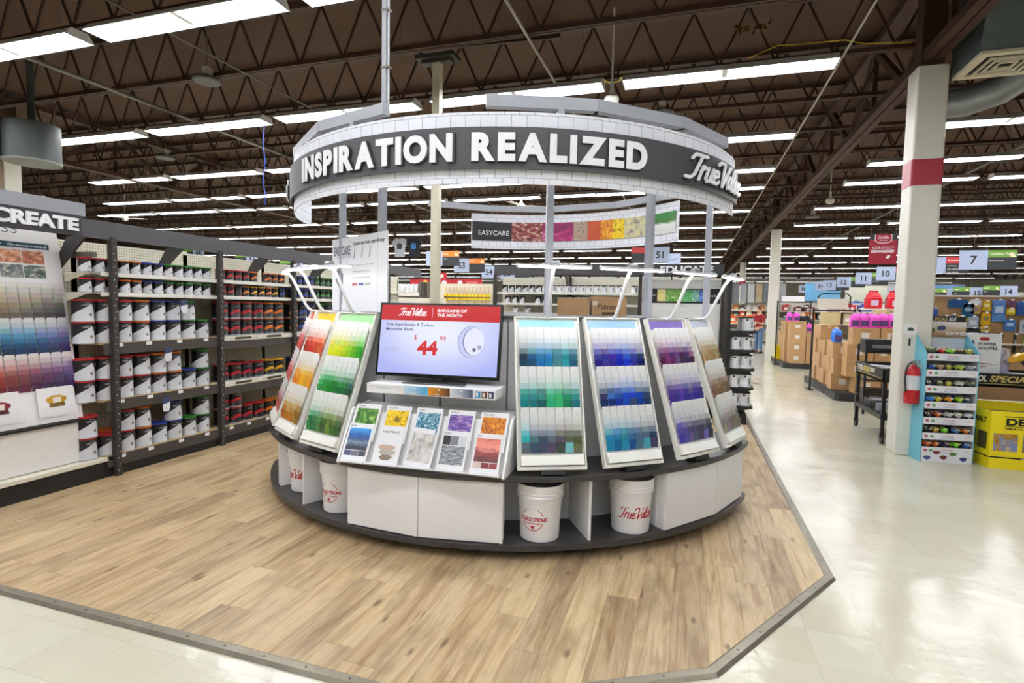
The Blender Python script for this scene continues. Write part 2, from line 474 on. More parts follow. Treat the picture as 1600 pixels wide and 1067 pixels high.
# ------------------------------------------------------------------ fluorescent strip lights
ME = emat((250, 251, 254), LAMP*1.02)
Mh = mat((232, 234, 236), .35, 0, .02, 'white_enamel')
def light_proto():
    L = 2.36
    t = thing('strip_light', 'x', 'light', (0, 0, 0))
    mb = MB(); mb.slot = 0
    # folded reflector: spine on top, two sloping wings, end plates
    prof = [(-.15, .0), (-.152, .012), (-.09, .085), (.09, .085), (.152, .012), (.15, .0), (.075, .062), (.02, .066), (.0, .03), (-.02, .066), (-.075, .062)]
    mb.prism(prof, -L/2, L/2, 'x')
    for s in (-1, 1): mb.prism([(-.152, -.004), (-.09, .088), (.09, .088), (.152, -.004)], s*L/2-.006, s*L/2+.006, 'x')
    mb.bx(-.03, .03, -.11, .11, .02, .05)
    mb.build('housing', Mh, t)
    for s in (-1, 1):
        for e in (-1, 1): MB().cyl((e*.05, s*.075, .035), (e*(L/2-.03), s*.075, .035), .019, n=8).build('lamp_tube', ME, t)
    for s in (-1, 1): MB().cyl((s*.9, 0, .085), (s*.9, 0, 1.15), .003, n=5).build('hanger', Mp, t)
    return t
lp = light_proto(); used = False
ROWY = [-5.0, -1.6, 1.45, 4.43, 7.2, 9.92, 12.15, 13.85, 16.95, 20.05, 23.7, 27.2, 31, 35, 39.5, 44.5, 50, 57]  # rows behind and right above the camera are unseen, added for light
LN = 0
for ri, y in enumerate(ROWY):
    lo = -24 if y < 24 else -34
    if y < 2: lo = -9
    if y < -4: lo = -7
    xs = []
    x = .27
    while x > lo: xs.append(x); x -= 2.62
    x = 4.25
    while x < (9 if y < 12 else 15 if y < 28 else 22): xs.append(x); x += 2.62
    if y > 2:   # keep what the picture can show
        xs = [x for x in xs if -1.45 < x/y < 1.0 or y < 8 and x > -11]
    xs.sort()
    if y < 2: xs = [x for x in xs if x < 8]
    if 2 < y < 9: xs = [x for x in xs if x < 2]
    for ci, x in enumerate(xs):
        lab = 'twin-tube strip light, %s row back, %s along it from the left' % (ORD[ri], ORD[ci] if ci < 20 else 'number %d' % (ci+1))
        if not used: lp.location = (x, y, 4.4); lp['label'] = lab; lp['group'] = 'strip lights under the roof'; used = True
        else: dup(lp, (x, y, 4.4), label=lab, group='strip lights under the roof')
        LN += 1
# ------------------------------------------------------------------ white columns
def column(x, y, nm, band=True):
    t = thing('support_column', nm, 'column', (x, y, 0))
    MB().bx(0, .30, 0, .30, 0, 4.33).build('casing', mat((226, 224, 212), .35, 0, .04), t, bevel=.02)
    MB().bx(.04, .26, .04, .26, 4.33, 5.5).build('steel_post', M_brown, t)
    if band: MB().bx(-.003, .303, -.003, .303, 3.02, 3.33).build('band', mat((168, 28, 52), .35), t, label='dark red band', bevel=.02)
    return t
col1 = column(2.265, 7.30, 'big white square column with red band, beside the toy car display')
column(2.45, 20.25, 'white column in the middle of the right aisle, by the man in red', False)
column(2.5, 33.3, 'third white column back on the right, half hidden by the lamps')
column(2.5, 46.3, 'farthest white column of the right-hand row', False)
column(-13.0, 7.3, 'white column at the left edge, behind the paint rack')
column(-13.0, 20.3, 'white column far behind the left paint rack', False)
# a slim cream post behind the round sign
t = thing('steel_post', 'slim cream post rising behind the screen to a roof bracket', 'post', (-3.16, 6.53, 0))
MB().bx(-.05, .05, -.05, .05, 0, 4.68).build('shaft', mat((222, 216, 190), .4), t)
mb = MB(); mb.bx(-.26, .26, -.12, .12, 4.68, 4.73); mb.bx(-.2, .2, -.06, .06, 4.64, 4.68)
mb.build('bracket', mat((70, 68, 62), .5, .4), t)

# ------------------------------------------------------------------ paint island
CX, CY = -1.72, 5.34
def pol(R, a, z=0): return (CX+R*math.cos(rad(a)), CY+R*math.sin(rad(a)), z)
def at(th): return rad(th)+PI/2     # rotation whose local -y points outwards at angle th
A0, A1 = -150, -13.5
g = G('charcoal_laminate'); t_, x, y, z = g.coord()
n = g.noise(g.vec(g.ma('MULTIPLY', x, 2.0), g.ma('MULTIPLY', y, 26.0), g.ma('MULTIPLY', z, 26.0)), 1.0, 4, .6)
M_char = g.out(g.mix(n, lin((48, 46, 46)), lin((70, 68, 67))), .38)
def plate(R, a0, a1, z0, z1, n=60):
    pts = [(CX+R*math.cos(rad(a0+(a1-a0)*i/n)), CY+R*math.sin(rad(a0+(a1-a0)*i/n))) for i in range(n+1)]
    pts += [(CX+1.35, CY+.35), (CX+.6, CY+.75), (CX-.6, CY+.75), (CX-1.6, CY+.1)]
    return MB().prism(pts, z0, z1)
isl = thing('paint_display_counter', 'large round white and charcoal paint counter in the middle of the oak floor', 'display counter', (0, 0, 0))
isl.location = (CX, CY, 0)
def loc(o): o.location = (o.location[0]-CX, o.location[1]-CY, o.location[2]); return o
LC = Matrix.Translation((-CX, -CY, 0))
def P(mb, name, m, **k):
    mb.v = [(v[0]-CX, v[1]-CY, v[2]) for v in mb.v]
    return mb.build(name, m, isl, **k)
P(plate(2.05, A0, A1-2, .0, .08), 'plinth', mat((22, 22, 23), .6))
P(plate(2.256, A0, A1, .08, .12), 'base_shelf', M_char, bevel=.003)
P(plate(2.262, A0, A1, .520, .556), 'counter_top', M_char, bevel=.003)
# inner drum, faceted
def facets(R, a0, a1, step, z0, z1, th=.02):
    mb = MB(); n = int(round((a1-a0)/step))
    for i in range(n):
        a, b = a0+i*step, a0+(i+1)*step
        p = [pol(R, a), pol(R, b), pol(R-th, b), pol(R-th, a)]
        mb.prism([(q[0], q[1]) for q in p][::1], z0, z1)
    return mb
P(facets(1.845, -145.5, -15, 14.5, .12, .52), 'lower_back_panel', M_white)
P(facets(1.855, -145.5, -15, 14.5, .556, 1.515), 'drum_panel', mat((232, 233, 236), .35, 0, .03))
mb = MB()
for a in [-145.5+14.5*i for i in range(10)]:
    q = pol(1.858, a); mb.box((q[0], q[1], 1.03), (.012, .012, .95), rz=rad(a))
P(mb, 'panel_seam', mat((120, 122, 126), .4))
P(plate(1.875, -146, -14, 1.515, 1.54), 'drum_top', mat((58, 58, 60), .4))
# cabinets: two pairs of flat doors with side panels, and the open bays between them
def chord(a0, a1, R, z0, z1, th=.018, s0=0., s1=1.):
    p, q = Vector(pol(R, a0)), Vector(pol(R, a1)); d = q-p; p, q = p+d*s0, p+d*s1
    n = Vector((-(q-p).y, (q-p).x, 0)).normalized()*th
    return MB().prism([(p.x, p.y), (q.x, q.y), (q.x+n.x, q.y+n.y), (p.x+n.x, p.y+n.y)], z0, z1)
for (a0, am, a1, w) in ((-101, -87, -73, 'left'), (-44.2, -30.2, -16.2, 'right')):
    cb = chord(a0, a1, 2.17, .12, .52, .02)
    for a in (a0+.25, a1-.25):
        p, q = pol(2.235, a), pol(1.85, a); cb.bar((p[0], p[1], .32), (q[0], q[1], .32), .018, .40)
    c = P(cb, 'cabinet', M_white)
    for u, v in ((a0, am), (am, a1)):
        d = chord(u, v, 2.248, .127, .513, .018, .006, .994)
        d.v = [(p[0]-CX, p[1]-CY, p[2]) for p in d.v]
        d.build('cabinet_door', M_white, c, bevel=.0015)
for a in (-130.3, -129.0, -115.2, -58.6, -15.0):
    p, q = pol(2.215, a), pol(1.84, a)
    P(MB().bar((p[0], p[1], .32), (q[0], q[1], .32), .018, .40), 'divider', M_white)

# pale plastic pails in the open bays
def pail_proto():
    t = thing('plastic_pail', 'x', 'bucket', (0, 0, 0))
    H_ = .365
    MB().lathe([(.001, 0), (.120, 0), (.126, .006), (.127, .02), (.136, .272), (.150, .274), (.152, .292), (.147, .297), (.150, .312), (.147, .317), (.152, .330), (.150, .352), (.153, .358), (.153, H_), (.146, H_), (.143, .34), (.125, .012), (.001, .010)], 40).build('shell', mat((240, 240, 240), .3, 0, .01, 'white_plastic'), t)
    mb = MB(); mb.tube([(.153*math.cos(a), .03-.17*math.sin(a)*.0+.153*math.sin(a)*.25+.02, .31-.13*math.sin(a)) for a in [PI*i/14 for i in range(15)]], .0022)
    mb.build('handle', mat((150, 150, 152), .3, .8), t)
    return t
M_ink = mat((190, 30, 40), .4)
def pail_logo(t, kind, turn):
    mb = MB()
    def fn(x, z, d):
        R = .1265+(z/.272)*.0095+.0012+d; a = x/.131-PI/2+rad(turn)
        return (R*math.cos(a), R*math.sin(a), z)
    if kind == 'logo': logo(mb, -.13, .11, .26, .072, fn, .0008, .10)
    else:
        for s0, s1 in ((20, 160), (205, 335)):
            n = 22
            for i in range(n):
                a, b = rad(s0+(s1-s0)*i/n), rad(s0+(s1-s0)*(i+1)/n); q = []
                for r, u in ((.068, a), (.068, b), (.0725, b), (.0725, a)): q.append(fn(r*math.cos(u), .150+r*math.sin(u), .0006))
                mb.add(q, [(0, 1, 2, 3)])
        text(mb, 'LOCALLY STRONG', 0, .138, .026, .185, .045, fn, .0008, anchor='c')
        text(mb, 'SUPPORTING OUR COMMUNITY', 0, .120, .010, .14, .02, fn, .0008, anchor='c')
        h = [(0, -.013), (.011, 0), (.011, .007), (.006, .011), (0, .007), (-.006, .011), (-.011, .007), (-.011, 0)]
        mb.add([fn(x, .100+z, .0008) for x, z in h], [tuple(range(8))])
    mb.build('printed_mark', M_ink, t, label='red printed lettering')
PAILS = [(-66.6, 2.10, 'round', -20, 'white pail with round red slogan, right of the wide white doors'),
         (-49.0, 2.10, 'logo', 22, 'white pail with red script logo, right of the white divider'),
         (-108.3, 2.06, 'round', -42, 'white pail with red slogan, tucked against the left cabinet door'),
         (-124.4, 2.04, 'logo', -46, 'white pail with red script, leftmost under the counter')]
for i, (a, R, kind, turn, lab) in enumerate(PAILS):
    t = pail_proto(); t['label'] = lab; t['group'] = 'white pails under the counter'
    t.location = pol(R, a, .12); 
    dirc = math.degrees(math.atan2(-t.location[1], -t.location[0]))
    t.rotation_euler = (0, 0, rad(dirc)+PI/2)
    pail_logo(t, kind, turn)

# ------------------------------------------------------------------ colour racks leaning on the drum
RACKW, RACKL = .44, 1.004
TILT = -math.atan2(.336, .946)
def sw(seq, n=7): 
    out = []
    for i in range(n):
        f = i*(len(seq)-1)/(n-1); k = min(int(f), len(seq)-2); out.append(mixc(seq[k], seq[k+1], f-k))
    return out
RACKS = [
 (-136.9, 'coral', (236, 120, 90), [[(200, 60, 60), (214, 90, 90)], [(190, 80, 80), (220, 130, 120)], [(170, 70, 70), (200, 120, 110)]]),
 (-122.9, 'yellow', (247, 196, 40), [[(190, 62, 40), (214, 84, 46), (226, 110, 60)], [(232, 150, 10), (246, 190, 0), (236, 178, 30)], [(170, 120, 20), (190, 140, 24), (150, 112, 20)]]),
 (-109.1, 'green', (166, 232, 160), [[(226, 220, 20), (206, 214, 10), (150, 190, 20), (60, 176, 20)], [(50, 150, 80), (20, 130, 60), (24, 122, 56), (10, 96, 66)], [(30, 130, 70), (60, 110, 60), (90, 110, 40), (60, 84, 40)]]),
 (-65.23, 'teal', (164, 222, 232), [[(30, 60, 84), (20, 96, 130), (12, 116, 170), (40, 128, 180), (0, 110, 128), (0, 128, 150), (0, 92, 104)], [(0, 134, 136), (0, 120, 116), (10, 100, 90), (20, 156, 120), (36, 168, 110), (20, 140, 100), (10, 124, 116)], [(60, 170, 180), (64, 86, 106), (56, 76, 90), (74, 84, 96), (60, 66, 62), (48, 52, 46), (72, 78, 54)]]),
 (-50.84, 'blue', (164, 204, 244), [[(46, 44, 150), (52, 50, 130), (60, 52, 160), (30, 60, 180), (10, 70, 200), (44, 64, 150), (20, 40, 96)], [(34, 56, 96), (14, 56, 120), (0, 70, 170), (0, 80, 200), (0, 90, 210), (20, 84, 170), (24, 52, 96)], [(20, 140, 170), (0, 120, 174), (0, 132, 164), (20, 104, 148), (56, 88, 126), (50, 70, 98), (40, 56, 80)]]),
 (-35.63, 'purple', (130, 112, 190), [[(96, 36, 80), (120, 56, 110), (96, 44, 110), (80, 38, 110), (66, 32, 70), (74, 46, 100), (50, 24, 50)], [(60, 36, 130), (84, 56, 150), (98, 66, 170), (56, 46, 150), (76, 66, 170), (58, 46, 140), (50, 40, 120)], [(84, 72, 180), (92, 82, 150), (78, 74, 116), (66, 62, 100), (60, 56, 80), (56, 54, 74), (48, 46, 60)]]),
 (-20.9, 'grey', (174, 182, 200), [[(176, 150, 96), (160, 136, 84), (140, 118, 70)], [(150, 112, 84), (128, 96, 70), (104, 84, 62)], [(140, 138, 136), (112, 110, 108), (96, 92, 84)]]),
]
chip_mesh = MB().bx(-.0262, .0262, -.0009, .0009, 0, .066).mesh('chip', obj_mat(.4))
STUFF = MB()
TT = [.01, .03, .09, .24, .62, .9, 1.0]
NAMES = ['top', 'middle', 'bottom']; ROWN = ORD
rng = random.Random(3)
for a, cname, head, blocks in RACKS:
    t = thing('color_rack', 'leaning white rack of %s paint colour cards, header strip %s' % ({'coral': 'coral red', 'yellow': 'orange and yellow', 'green': 'green and lime', 'teal': 'teal and aqua', 'blue': 'blue', 'purple': 'purple', 'grey': 'beige and grey'}[cname], {'coral': 'coral', 'yellow': 'golden yellow', 'green': 'pale green', 'teal': 'pale aqua', 'blue': 'sky blue', 'purple': 'violet', 'grey': 'grey blue'}[cname]),
              'colour rack', pol(2.222, a, .586), rot=(TILT, 0, at(a)), group='colour racks around the paint counter')
    cream = mat((240, 240, 232), .4, 0, .02)
    mb = MB(); mb.bx(-.22, .22, .0, .022, 0, RACKL)
    for s in (-1, 1): mb.bx(s*.22-.005*(1+s), s*.22+.005*(1-s), -.02, .0, 0, RACKL)
    mb.bx(-.22, .22, -.02, 0, RACKL-.008, RACKL)
    mb.build('board', cream, t, bevel=.002)
    mb = MB(); mb.hexa([(-.2, -.004, .03), (.2, -.004, .03), (.2, 0, .10), (-.2, 0, .10), (-.2, -.045, .028), (.2, -.045, .028), (.2, -.03, .088), (-.2, -.03, .088)]); mb.bx(-.215, .215, -.03, 0, .0, .022)
    mb.build('ledge', cream, t, bevel=.002)
    MB().bx(-.19, .19, -.004, 0, .925, .985).build('header_strip', mat(head, .4, 0, .03), t)
    MB().bx(-.075, .075, -.03, .07, -.028, .0).build('foot', mat((30, 30, 31), .5), t)
    M = Matrix.Translation(t.location) @ Euler(t.rotation_euler).to_matrix().to_4x4()
    single = cname in ('teal', 'blue')
    for b in range(3):
        cols = sw(blocks[b])
        zb = .105+(2-b)*.268
        for r in range(7):
            for c in range(7):
                tt = TT[r]*rng.uniform(.85, 1.1)
                mx_ = max(cols[c]); base = tuple(max(0, min(255, mx_-(mx_-v)*1.25+rng.uniform(-16, 16))) for v in cols[c])
                if rng.random() < .07: base = cols[(c+2) % 7]; tt *= .8
                colr = mixc((250, 251, 250), base, min(1, tt))
                colr = tuple(max(0, min(255, v)) for v in colr)
                zz = zb+(6-r)*.0368; xx = -.1665+c*.0555; yy = -.016
                ML = M @ Matrix.Translation((xx, yy-.004, zz)) @ Matrix.Rotation(rad(15), 4, 'X')
                if single:
                    o = bpy.data.objects.new('paint_chip_card', chip_mesh); COL.objects.link(o); o.matrix_world = ML
                    o.color = lin(colr)
                    tag(o, '%s paint card, %s rack, %s block, %s row, %s from left' % (
                        ('whitest', 'whitish', 'pale', 'light', 'mid', 'deep', 'darkest')[r]+' '+{'teal': 'teal', 'blue': 'blue'}[cname], cname, NAMES[b], ORD[r], ORD[c]), 'paint card', 'paint cards on the %s rack' % cname)
                else:
                    STUFF.M = ML; STUFF.col = colr; STUFF.bx(-.0262, .0262, -.0009, .0009, 0, .066)
STUFF.M = None

# ------------------------------------------------------------------ lamps over the racks
ME2 = emat((255, 252, 255), 15)
Ml = mat((226, 228, 230), .3, .1, .02)
def lamp_proto():
    t = thing('rack_lamp', 'x', 'lamp')
    MB().tube([(0, .30, -.325), (0, .22, -.325), (0, .185, -.30), (0, .155, -.25), (0, .06, -.05), (0, .02, .0)], .012, 10).build('arm', Ml, t)
    mb = MB(); mb.prism([(-.026, 0), (-.02, .014), (.02, .014), (.026, 0)], -.235, .235, 'x')
    for s in (-1, 1): mb.cyl((s*.235, 0, .007), (s*.242, 0, .007), .014, .010, n=10)
    mb.build('lamp_head', Ml, t, bevel=.002)
    MB().bx(-.225, .225, -.02, .02, -.006, .0005).build('light_strip', ME2, t)
    MB().cyl((-.03, .0, .02), (.03, .0, .02), .022, n=12).build('hinge', mat((180, 182, 186), .3, .4), t)
    return t
LL = [(-65.2, 'white arm lamp hanging over the teal rack'), (-50.8, 'white arm lamp hanging over the blue rack'), (-35.3, 'white arm lamp hanging over the purple rack'),
      (-18.5, 'white arm lamp hanging over the grey and beige rack'), (-109.6, 'white arm lamp over the green rack, in front of the slanted sign'), (-123.5, 'white arm lamp over the yellow rack'), (-138, 'white arm lamp over the coral rack, far left')]
lamp = lamp_proto()
for i, (a, lab) in enumerate(LL):
    p = pol(2.13, a, 1.855)
    if i == 0: lamp.location = p; lamp.rotation_euler = (0, 0, at(a)); lamp['label'] = lab; lamp['group'] = 'lamps over the colour racks'
    else: dup(lamp, p, at(a), lab, 'lamps over the colour racks')

# ------------------------------------------------------------------ brochure stand, screen shelf and screen
AS = -87
st = thing('brochure_stand', 'white sloping stand holding two tiers of colour brochures under the screen', 'brochure stand', pol(2.19, AS, .556), at(AS))
mb = MB()
prof = [(-.07, 0), (-.085, .012), (.10, .325), (.11, .335), (.345, .355), (.345, 0)]     # (y, z), y grows towards the drum
def sideprism(x0, x1, pr): 
    mb.prism(pr, x0, x1, 'x')
sideprism(-.55, .55, [(-.05, 0), (.112, .322), (.345, .345), (.345, 0)])
mb.build('body', M_white, st, bevel=.004)
for s in (-1, 1):
    mb = MB(); mb.prism(prof, s*.562-.008, s*.562+.008, 'x'); mb.build('side_cheek', M_white, st, bevel=.003)
SL = math.atan2(.185, .313)    # slope of the face from vertical
def face(u, v, d=0.0):   # u along, v up the slope, d outwards
    n = (-math.cos(SL), math.sin(SL)); return (u, -.082+v*math.sin(SL)+n[0]*d, .012+v*math.cos(SL)+n[1]*d)
mb = MB()
for v0 in (.0,):
    mb.hexa([face(-.55, v0, 0.0), face(.55, v0, 0.0), face(.55, v0, .03), face(-.55, v0, .03), face(-.55, v0+.012, 0), face(.55, v0+.012, 0), face(.55, v0+.012, .03), face(-.55, v0+.012, .03)])
mb.build('pocket_rail', mat((232, 234, 238), .12), st)
Ms = mat((160, 160, 162), .3, .8)
for u in (-.36, -.12, .12, .34, .55): MB().cyl(face(u, .006, .03), face(u, .006, .034), .004, n=8).build('screw', Ms, st)
# printed pictures, each its own little procedural scene
def picture(stops, scale=3.0, stretch=(1, 1), dist=0.6, seed=0.0, vgrad=0.0, const=False, wave=False):
    g = G('printed_picture'); t, x, y, z = g.coord('Generated')
    v = g.vec(g.ma('ADD', g.ma('MULTIPLY', x, stretch[0]), seed), g.ma('ADD', g.ma('MULTIPLY', z, stretch[1]), seed), 0.0)
    f = g.noise(v, scale, 5, .6, dist)
    if vgrad: f = g.ma('ADD', g.ma('MULTIPLY', f, 1-abs(vgrad)), g.ma('MULTIPLY', z if vgrad > 0 else g.ma('SUBTRACT', 1.0, z), abs(vgrad)))
    return g.out(g.ramp(f, stops, const), .3)
BRO = [ # column, tier, heading, main picture, small pictures below
 (0, 1, 'GREENS', dict(stops=[(.3, (20, 50, 20)), (.5, (60, 120, 30)), (.7, (150, 200, 90))], scale=4), None),
 (1, 1, 'YELLOWS', dict(stops=[(.35, (120, 90, 0)), (.45, (226, 186, 0)), (.7, (255, 226, 40))], scale=3, dist=2), None),
 (2, 1, 'TEALS', dict(stops=[(.3, (10, 60, 84)), (.5, (40, 120, 150)), (.62, (200, 232, 240))], scale=9, dist=1.5), None),
 (3, 1, 'PURPLES', dict(stops=[(.3, (60, 30, 110)), (.5, (110, 84, 170)), (.7, (236, 180, 200))], scale=3, stretch=(1, 3.5)), None),
 (4, 1, 'ORANGES', dict(stops=[(.3, (70, 30, 0)), (.5, (200, 110, 10)), (.7, (250, 180, 40))], scale=7, dist=1.2), None),
 (0, 0, 'BLUES', dict(stops=[(.25, (26, 40, 60)), (.4, (120, 140, 160)), (.48, (50, 80, 120)), (.6, (10, 80, 160)), (.9, (70, 170, 240))], scale=5, vgrad=.7), [(70, 80, 120), (110, 110, 120), (60, 66, 80)]),
 (1, 0, 'NEUTRALS', None, None),
 (2, 0, '', dict(stops=[(.3, (120, 116, 110)), (.5, (196, 192, 186)), (.7, (228, 226, 222))], scale=4), None),
 (3, 0, 'GREYS', dict(stops=[(.3, (60, 62, 66)), (.5, (130, 134, 138)), (.7, (200, 204, 208))], scale=5, stretch=(1, 2)), [(30, 30, 32), (120, 124, 130), (210, 214, 220)]),
 (4, 0, 'REDS', dict(stops=[(.2, (70, 30, 34)), (.45, (150, 60, 60)), (.6, (236, 150, 130)), (.8, (190, 70, 60))], scale=2, stretch=(1, 4), vgrad=.5), [(226, 200, 190), (130, 40, 50), (150, 60, 60)]),
]
HUE = {'GREENS': 'green grass', 'YELLOWS': 'yellow flower', 'TEALS': 'blue succulent', 'PURPLES': 'purple seascape', 'ORANGES': 'orange autumn leaf', 'BLUES': 'blue underwater', 'NEUTRALS': 'stacked beige cushion', '': 'pale misty grey', 'GREYS': 'grey winter', 'REDS': 'red sunset'}
Mi = mat((90, 92, 110), .5)
for c, tier, head, pic, small in BRO:
    W, Hh = .183, .255
    u = -.448+c*.222; v = .012+tier*.142
    if tier == 1: u += .012
    loc3 = face(u, v, .006+(0.004 if tier == 0 else 0))
    base = Vector(st.location)+Matrix.Rotation(st.rotation_euler[2], 3, 'Z') @ Vector(loc3)
    t = thing('brochure', 'white brochure with a %s picture, %s pocket from left, %s tier' % (HUE[head], ORD[c], 'upper' if tier else 'lower'), 'brochure', base, rot=(-SL, rad(4) if (c, tier) == (2, 0) else 0, st.rotation_euler[2]), group='brochures under the screen')
    MB().bx(-W/2, W/2, -.004, .004, 0, Hh).build('pages', mat((238, 238, 240), .25, 0, .01), t)
    if pic:
        z0 = .062 if small else .03; z1 = .185
        if (c, tier) == (3, 0): z0, z1 = .03, .13
        z0, z1 = (z0*1.2, z1*1.2); MB().bx(-.077, .077, -.0055, -.004, z0, z1).build('photo', picture(seed=c*3.1+tier, **pic), t)
    if small:
        mb = MB(); zz = (.036, .070) if (c, tier) != (3, 0) else (.162, .222)
        for k, cc in enumerate(small): mb.col = cc; mb.bx(-.077+k*.0523, -.077+k*.0523+.0494, -.0055, -.004, *zz)
        mb.build('small_photos', M_attr, t, col=True)
    if head == 'NEUTRALS':
        mb = MB()
        for k, (cc, w_, dx) in enumerate((((130, 112, 96), .045, 0), ((176, 170, 160), .06, .004), ((190, 162, 140), .062, -.006))):
            mb.col = cc; zc = .045+k*.032
            q = [(dx-w_, zc-.002), (dx-w_*.55, zc-.018), (dx+w_*.5, zc-.016), (dx+w_, zc+.004), (dx+w_*.5, zc+.017), (dx-w_*.6, zc+.016)]
            mb.prism(q, -.006-.0006*k, -.004, 'y')
        mb.build('cushion_picture', M_attr, t, col=True)
        text(mb2 := MB(), 'NEUTRALS', 0, .205, .016, .12, .0, None, .005, anchor='c'); mb2.build('heading', mat((60, 60, 64), .5), t)
    elif head:
        text(mb2 := MB(), head, -.077, .232, .011, None, .0, None, .005); mb2.build('heading', Mi, t)

sh = thing('screen_shelf', 'white wall shelf with a printed strip, carrying the screen', 'shelf', pol(1.86, AS, 1.01), at(AS))
MB().bx(-.44, .46, -.255, .0, 0, .065).build('board', M_white, sh, bevel=.003)
def gradm(c0, c1): 
    g = G('printed_gradient'); t, x, y, z = g.coord('Generated'); return g.out(g.ramp(x, [(0, c0), (1, c1)]), .3)
for (x0, x1, c0, c1) in ((-.165, .0, (200, 226, 240), (60, 160, 214)), (.005, .155, (226, 150, 20), (70, 40, 30)), (.16, .31, (220, 226, 236), (40, 56, 90))):
    MB().bx(x0, x1, -.2565, -.255, .006, .060).build('print_panel', gradm(c0, c1), sh)
mb = MB(); 
for k, cc in enumerate(((60, 150, 210), (110, 60, 40), (50, 66, 100))):
    mb.col = cc; mb.bx(.325+k*.044, .362+k*.044, -.2565, -.255, .010, .052); mb.col = (236, 236, 230); mb.bx(.331+k*.044, .347+k*.044, -.2572, -.255, .018, .044)
mb.build('bulb_pictures', M_attr, sh, col=True)
mb = MB(); 
for s_, x_ in (('refresh', -.10), ('relax', .065), ('reveal', .215)): text(mb, s_, x_, .012, .014, None, .0, lambda a, b, d: (a, -.2566-d, b), .0006, anchor='c')
for x_ in (-.09, .08, .235):
    mb.ball((x_, -.257, .046), (.007, .001, .007), 8, 6)
mb.build('printed_words', mat((245, 245, 245), .4), sh)
mb = MB(); text(mb, 'Create your perfect light with bulbs that', -.415, .044, .0065, .22, .0, lambda a, b, d: (a, -.2556-d, b), .0006); text(mb, 'change your home', -.36, .033, .0065, .11, .0, lambda a, b, d: (a, -.2556-d, b), .0006)
mb.build('small_print', mat((120, 120, 128), .5), sh)

def station(s, d, z):   # chord coordinates of the screen bay
    a = rad(AS); return (CX+d*math.cos(a)-s*math.sin(a), CY+d*math.sin(a)+s*math.cos(a), z)
mw, mh = .885, .511
sc = thing('flat_screen', 'wide black flat screen showing a red and pale blue bargain advert', 'screen', station(-.012, 1.955, 1.075), rot=(0, 0, rad(4.9)))
TR = rad(-9.5)
def tm(mb): mb.v = [tuple(Matrix.Translation((0, 0, .035)) @ (Matrix.Rotation(TR, 4, 'X') @ Vector(v))) for v in mb.v]; return mb
mb = MB(); mb.bx(-mw/2, mw/2, -.006, .03, 0, mh); tm(mb).build('casing', mat((14, 14, 15), .2), sc, bevel=.004)
def gscreen():
    g = G('lit_screen'); t, x, y, z = g.coord('Generated')
    d = g.ma('SUBTRACT', 1.0, g.ma('MULTIPLY', g.ma('ADD', g.ma('POWER', g.ma('ABSOLUTE', g.ma('SUBTRACT', x, .5)), 2.0), g.ma('POWER', g.ma('ABSOLUTE', g.ma('SUBTRACT', z, .6)), 2.0)), 1.2))
    c = g.ramp(d, [(.5, (176, 184, 246)), (.8, (206, 212, 250)), (1, (236, 240, 255))])
    g.out(lin((10, 10, 12)), .12)
    g.l.new(c, g.b.inputs['Emission Color']); g.b.inputs['Emission Strength'].default_value = .60
    return g.m
bz = .016
mb = MB(); mb.bx(-mw/2+bz, mw/2-bz, -.0075, -.006, bz+.006, mh-bz); tm(mb).build('picture_area', gscreen(), sc)
ER = emat((196, 0, 16), .62); EW = emat((250, 250, 255), .62); EN = emat((44, 52, 90), .3); EG = emat((150, 156, 200), .55); EP = emat((196, 200, 240), .6)
zr = mh-bz-.108
def scr(x, z, d): return (x, -.0078-d, z)
mb = MB(); mb.bx(-mw/2+bz, mw/2-bz, -.0082, -.0075, zr, mh-bz); tm(mb).build('red_banner', ER, sc)
def scr2(x, z, d): return (x, -.0084-d, z)
mb = MB(); logo(mb, -.30, zr+.034, .215, .052, scr2, .0006, .115); mb.bx(-.052, -.050, -.0088, -.0082, zr+.022, zr+.090)
text(mb, 'BARGAINS OF', -.015, zr+.062, .022, .21, .03, scr2, .0006); text(mb, 'THE MONTH', -.015, zr+.030, .022, .178, .03, scr2, .0006)
tm(mb).build('banner_lettering', EW, sc)
mb = MB(); text(mb, 'First Alert Smoke & Carbon', -.385, zr-.040, .022, .345, .012, scr, .0006); text(mb, 'Monoxide Alarm', -.385, zr-.072, .022, .20, .012, scr, .0006)
tm(mb).build('product_words', EN, sc)
mb = MB(); text(mb, '44', -.145, zr-.235, .098, .148, .045, scr, .0006); text(mb, '$', -.172, zr-.135, .036, .02, .0, scr, .0006); text(mb, '99', .012, zr-.135, .032, .046, .0, scr, .0006)
tm(mb).build('price', emat((206, 8, 24), .6), sc)
mb = MB(); text(mb, 'SKU 240109', -.375, zr-.212, .013, .082, .0, scr, .0006)
for (x0, x1, z0, z1) in ((-.384, -.282, -.219, -.217), (-.384, -.282, -.193, -.191), (-.384, -.3825, -.219, -.191), (-.2835, -.282, -.219, -.191)): mb.bx(x0, x1, -.0084, -.0075, zr+z0, zr+z1)
tm(mb).build('stock_number', EG, sc)
mb = MB()
def disc(mb, cx, cz, rx, rz, d0, d1, n=32): mb.prism([(cx+rx*math.cos(2*PI*i/n), cz+rz*math.sin(2*PI*i/n)) for i in range(n)], -.0075-d1, -.0075-d0, 'y')
disc(mb, .235, zr-.135, .092, .108, 0, .0004); tm(mb).build('alarm_rim', EG, sc)
mb = MB(); disc(mb, .237, zr-.135, .089, .105, .0004, .0008); tm(mb).build('alarm_base', EP, sc)
mb = MB(); disc(mb, .253, zr-.132, .073, .092, .0008, .0010); tm(mb).build('alarm_ring', emat((90, 92, 130), .4), sc)
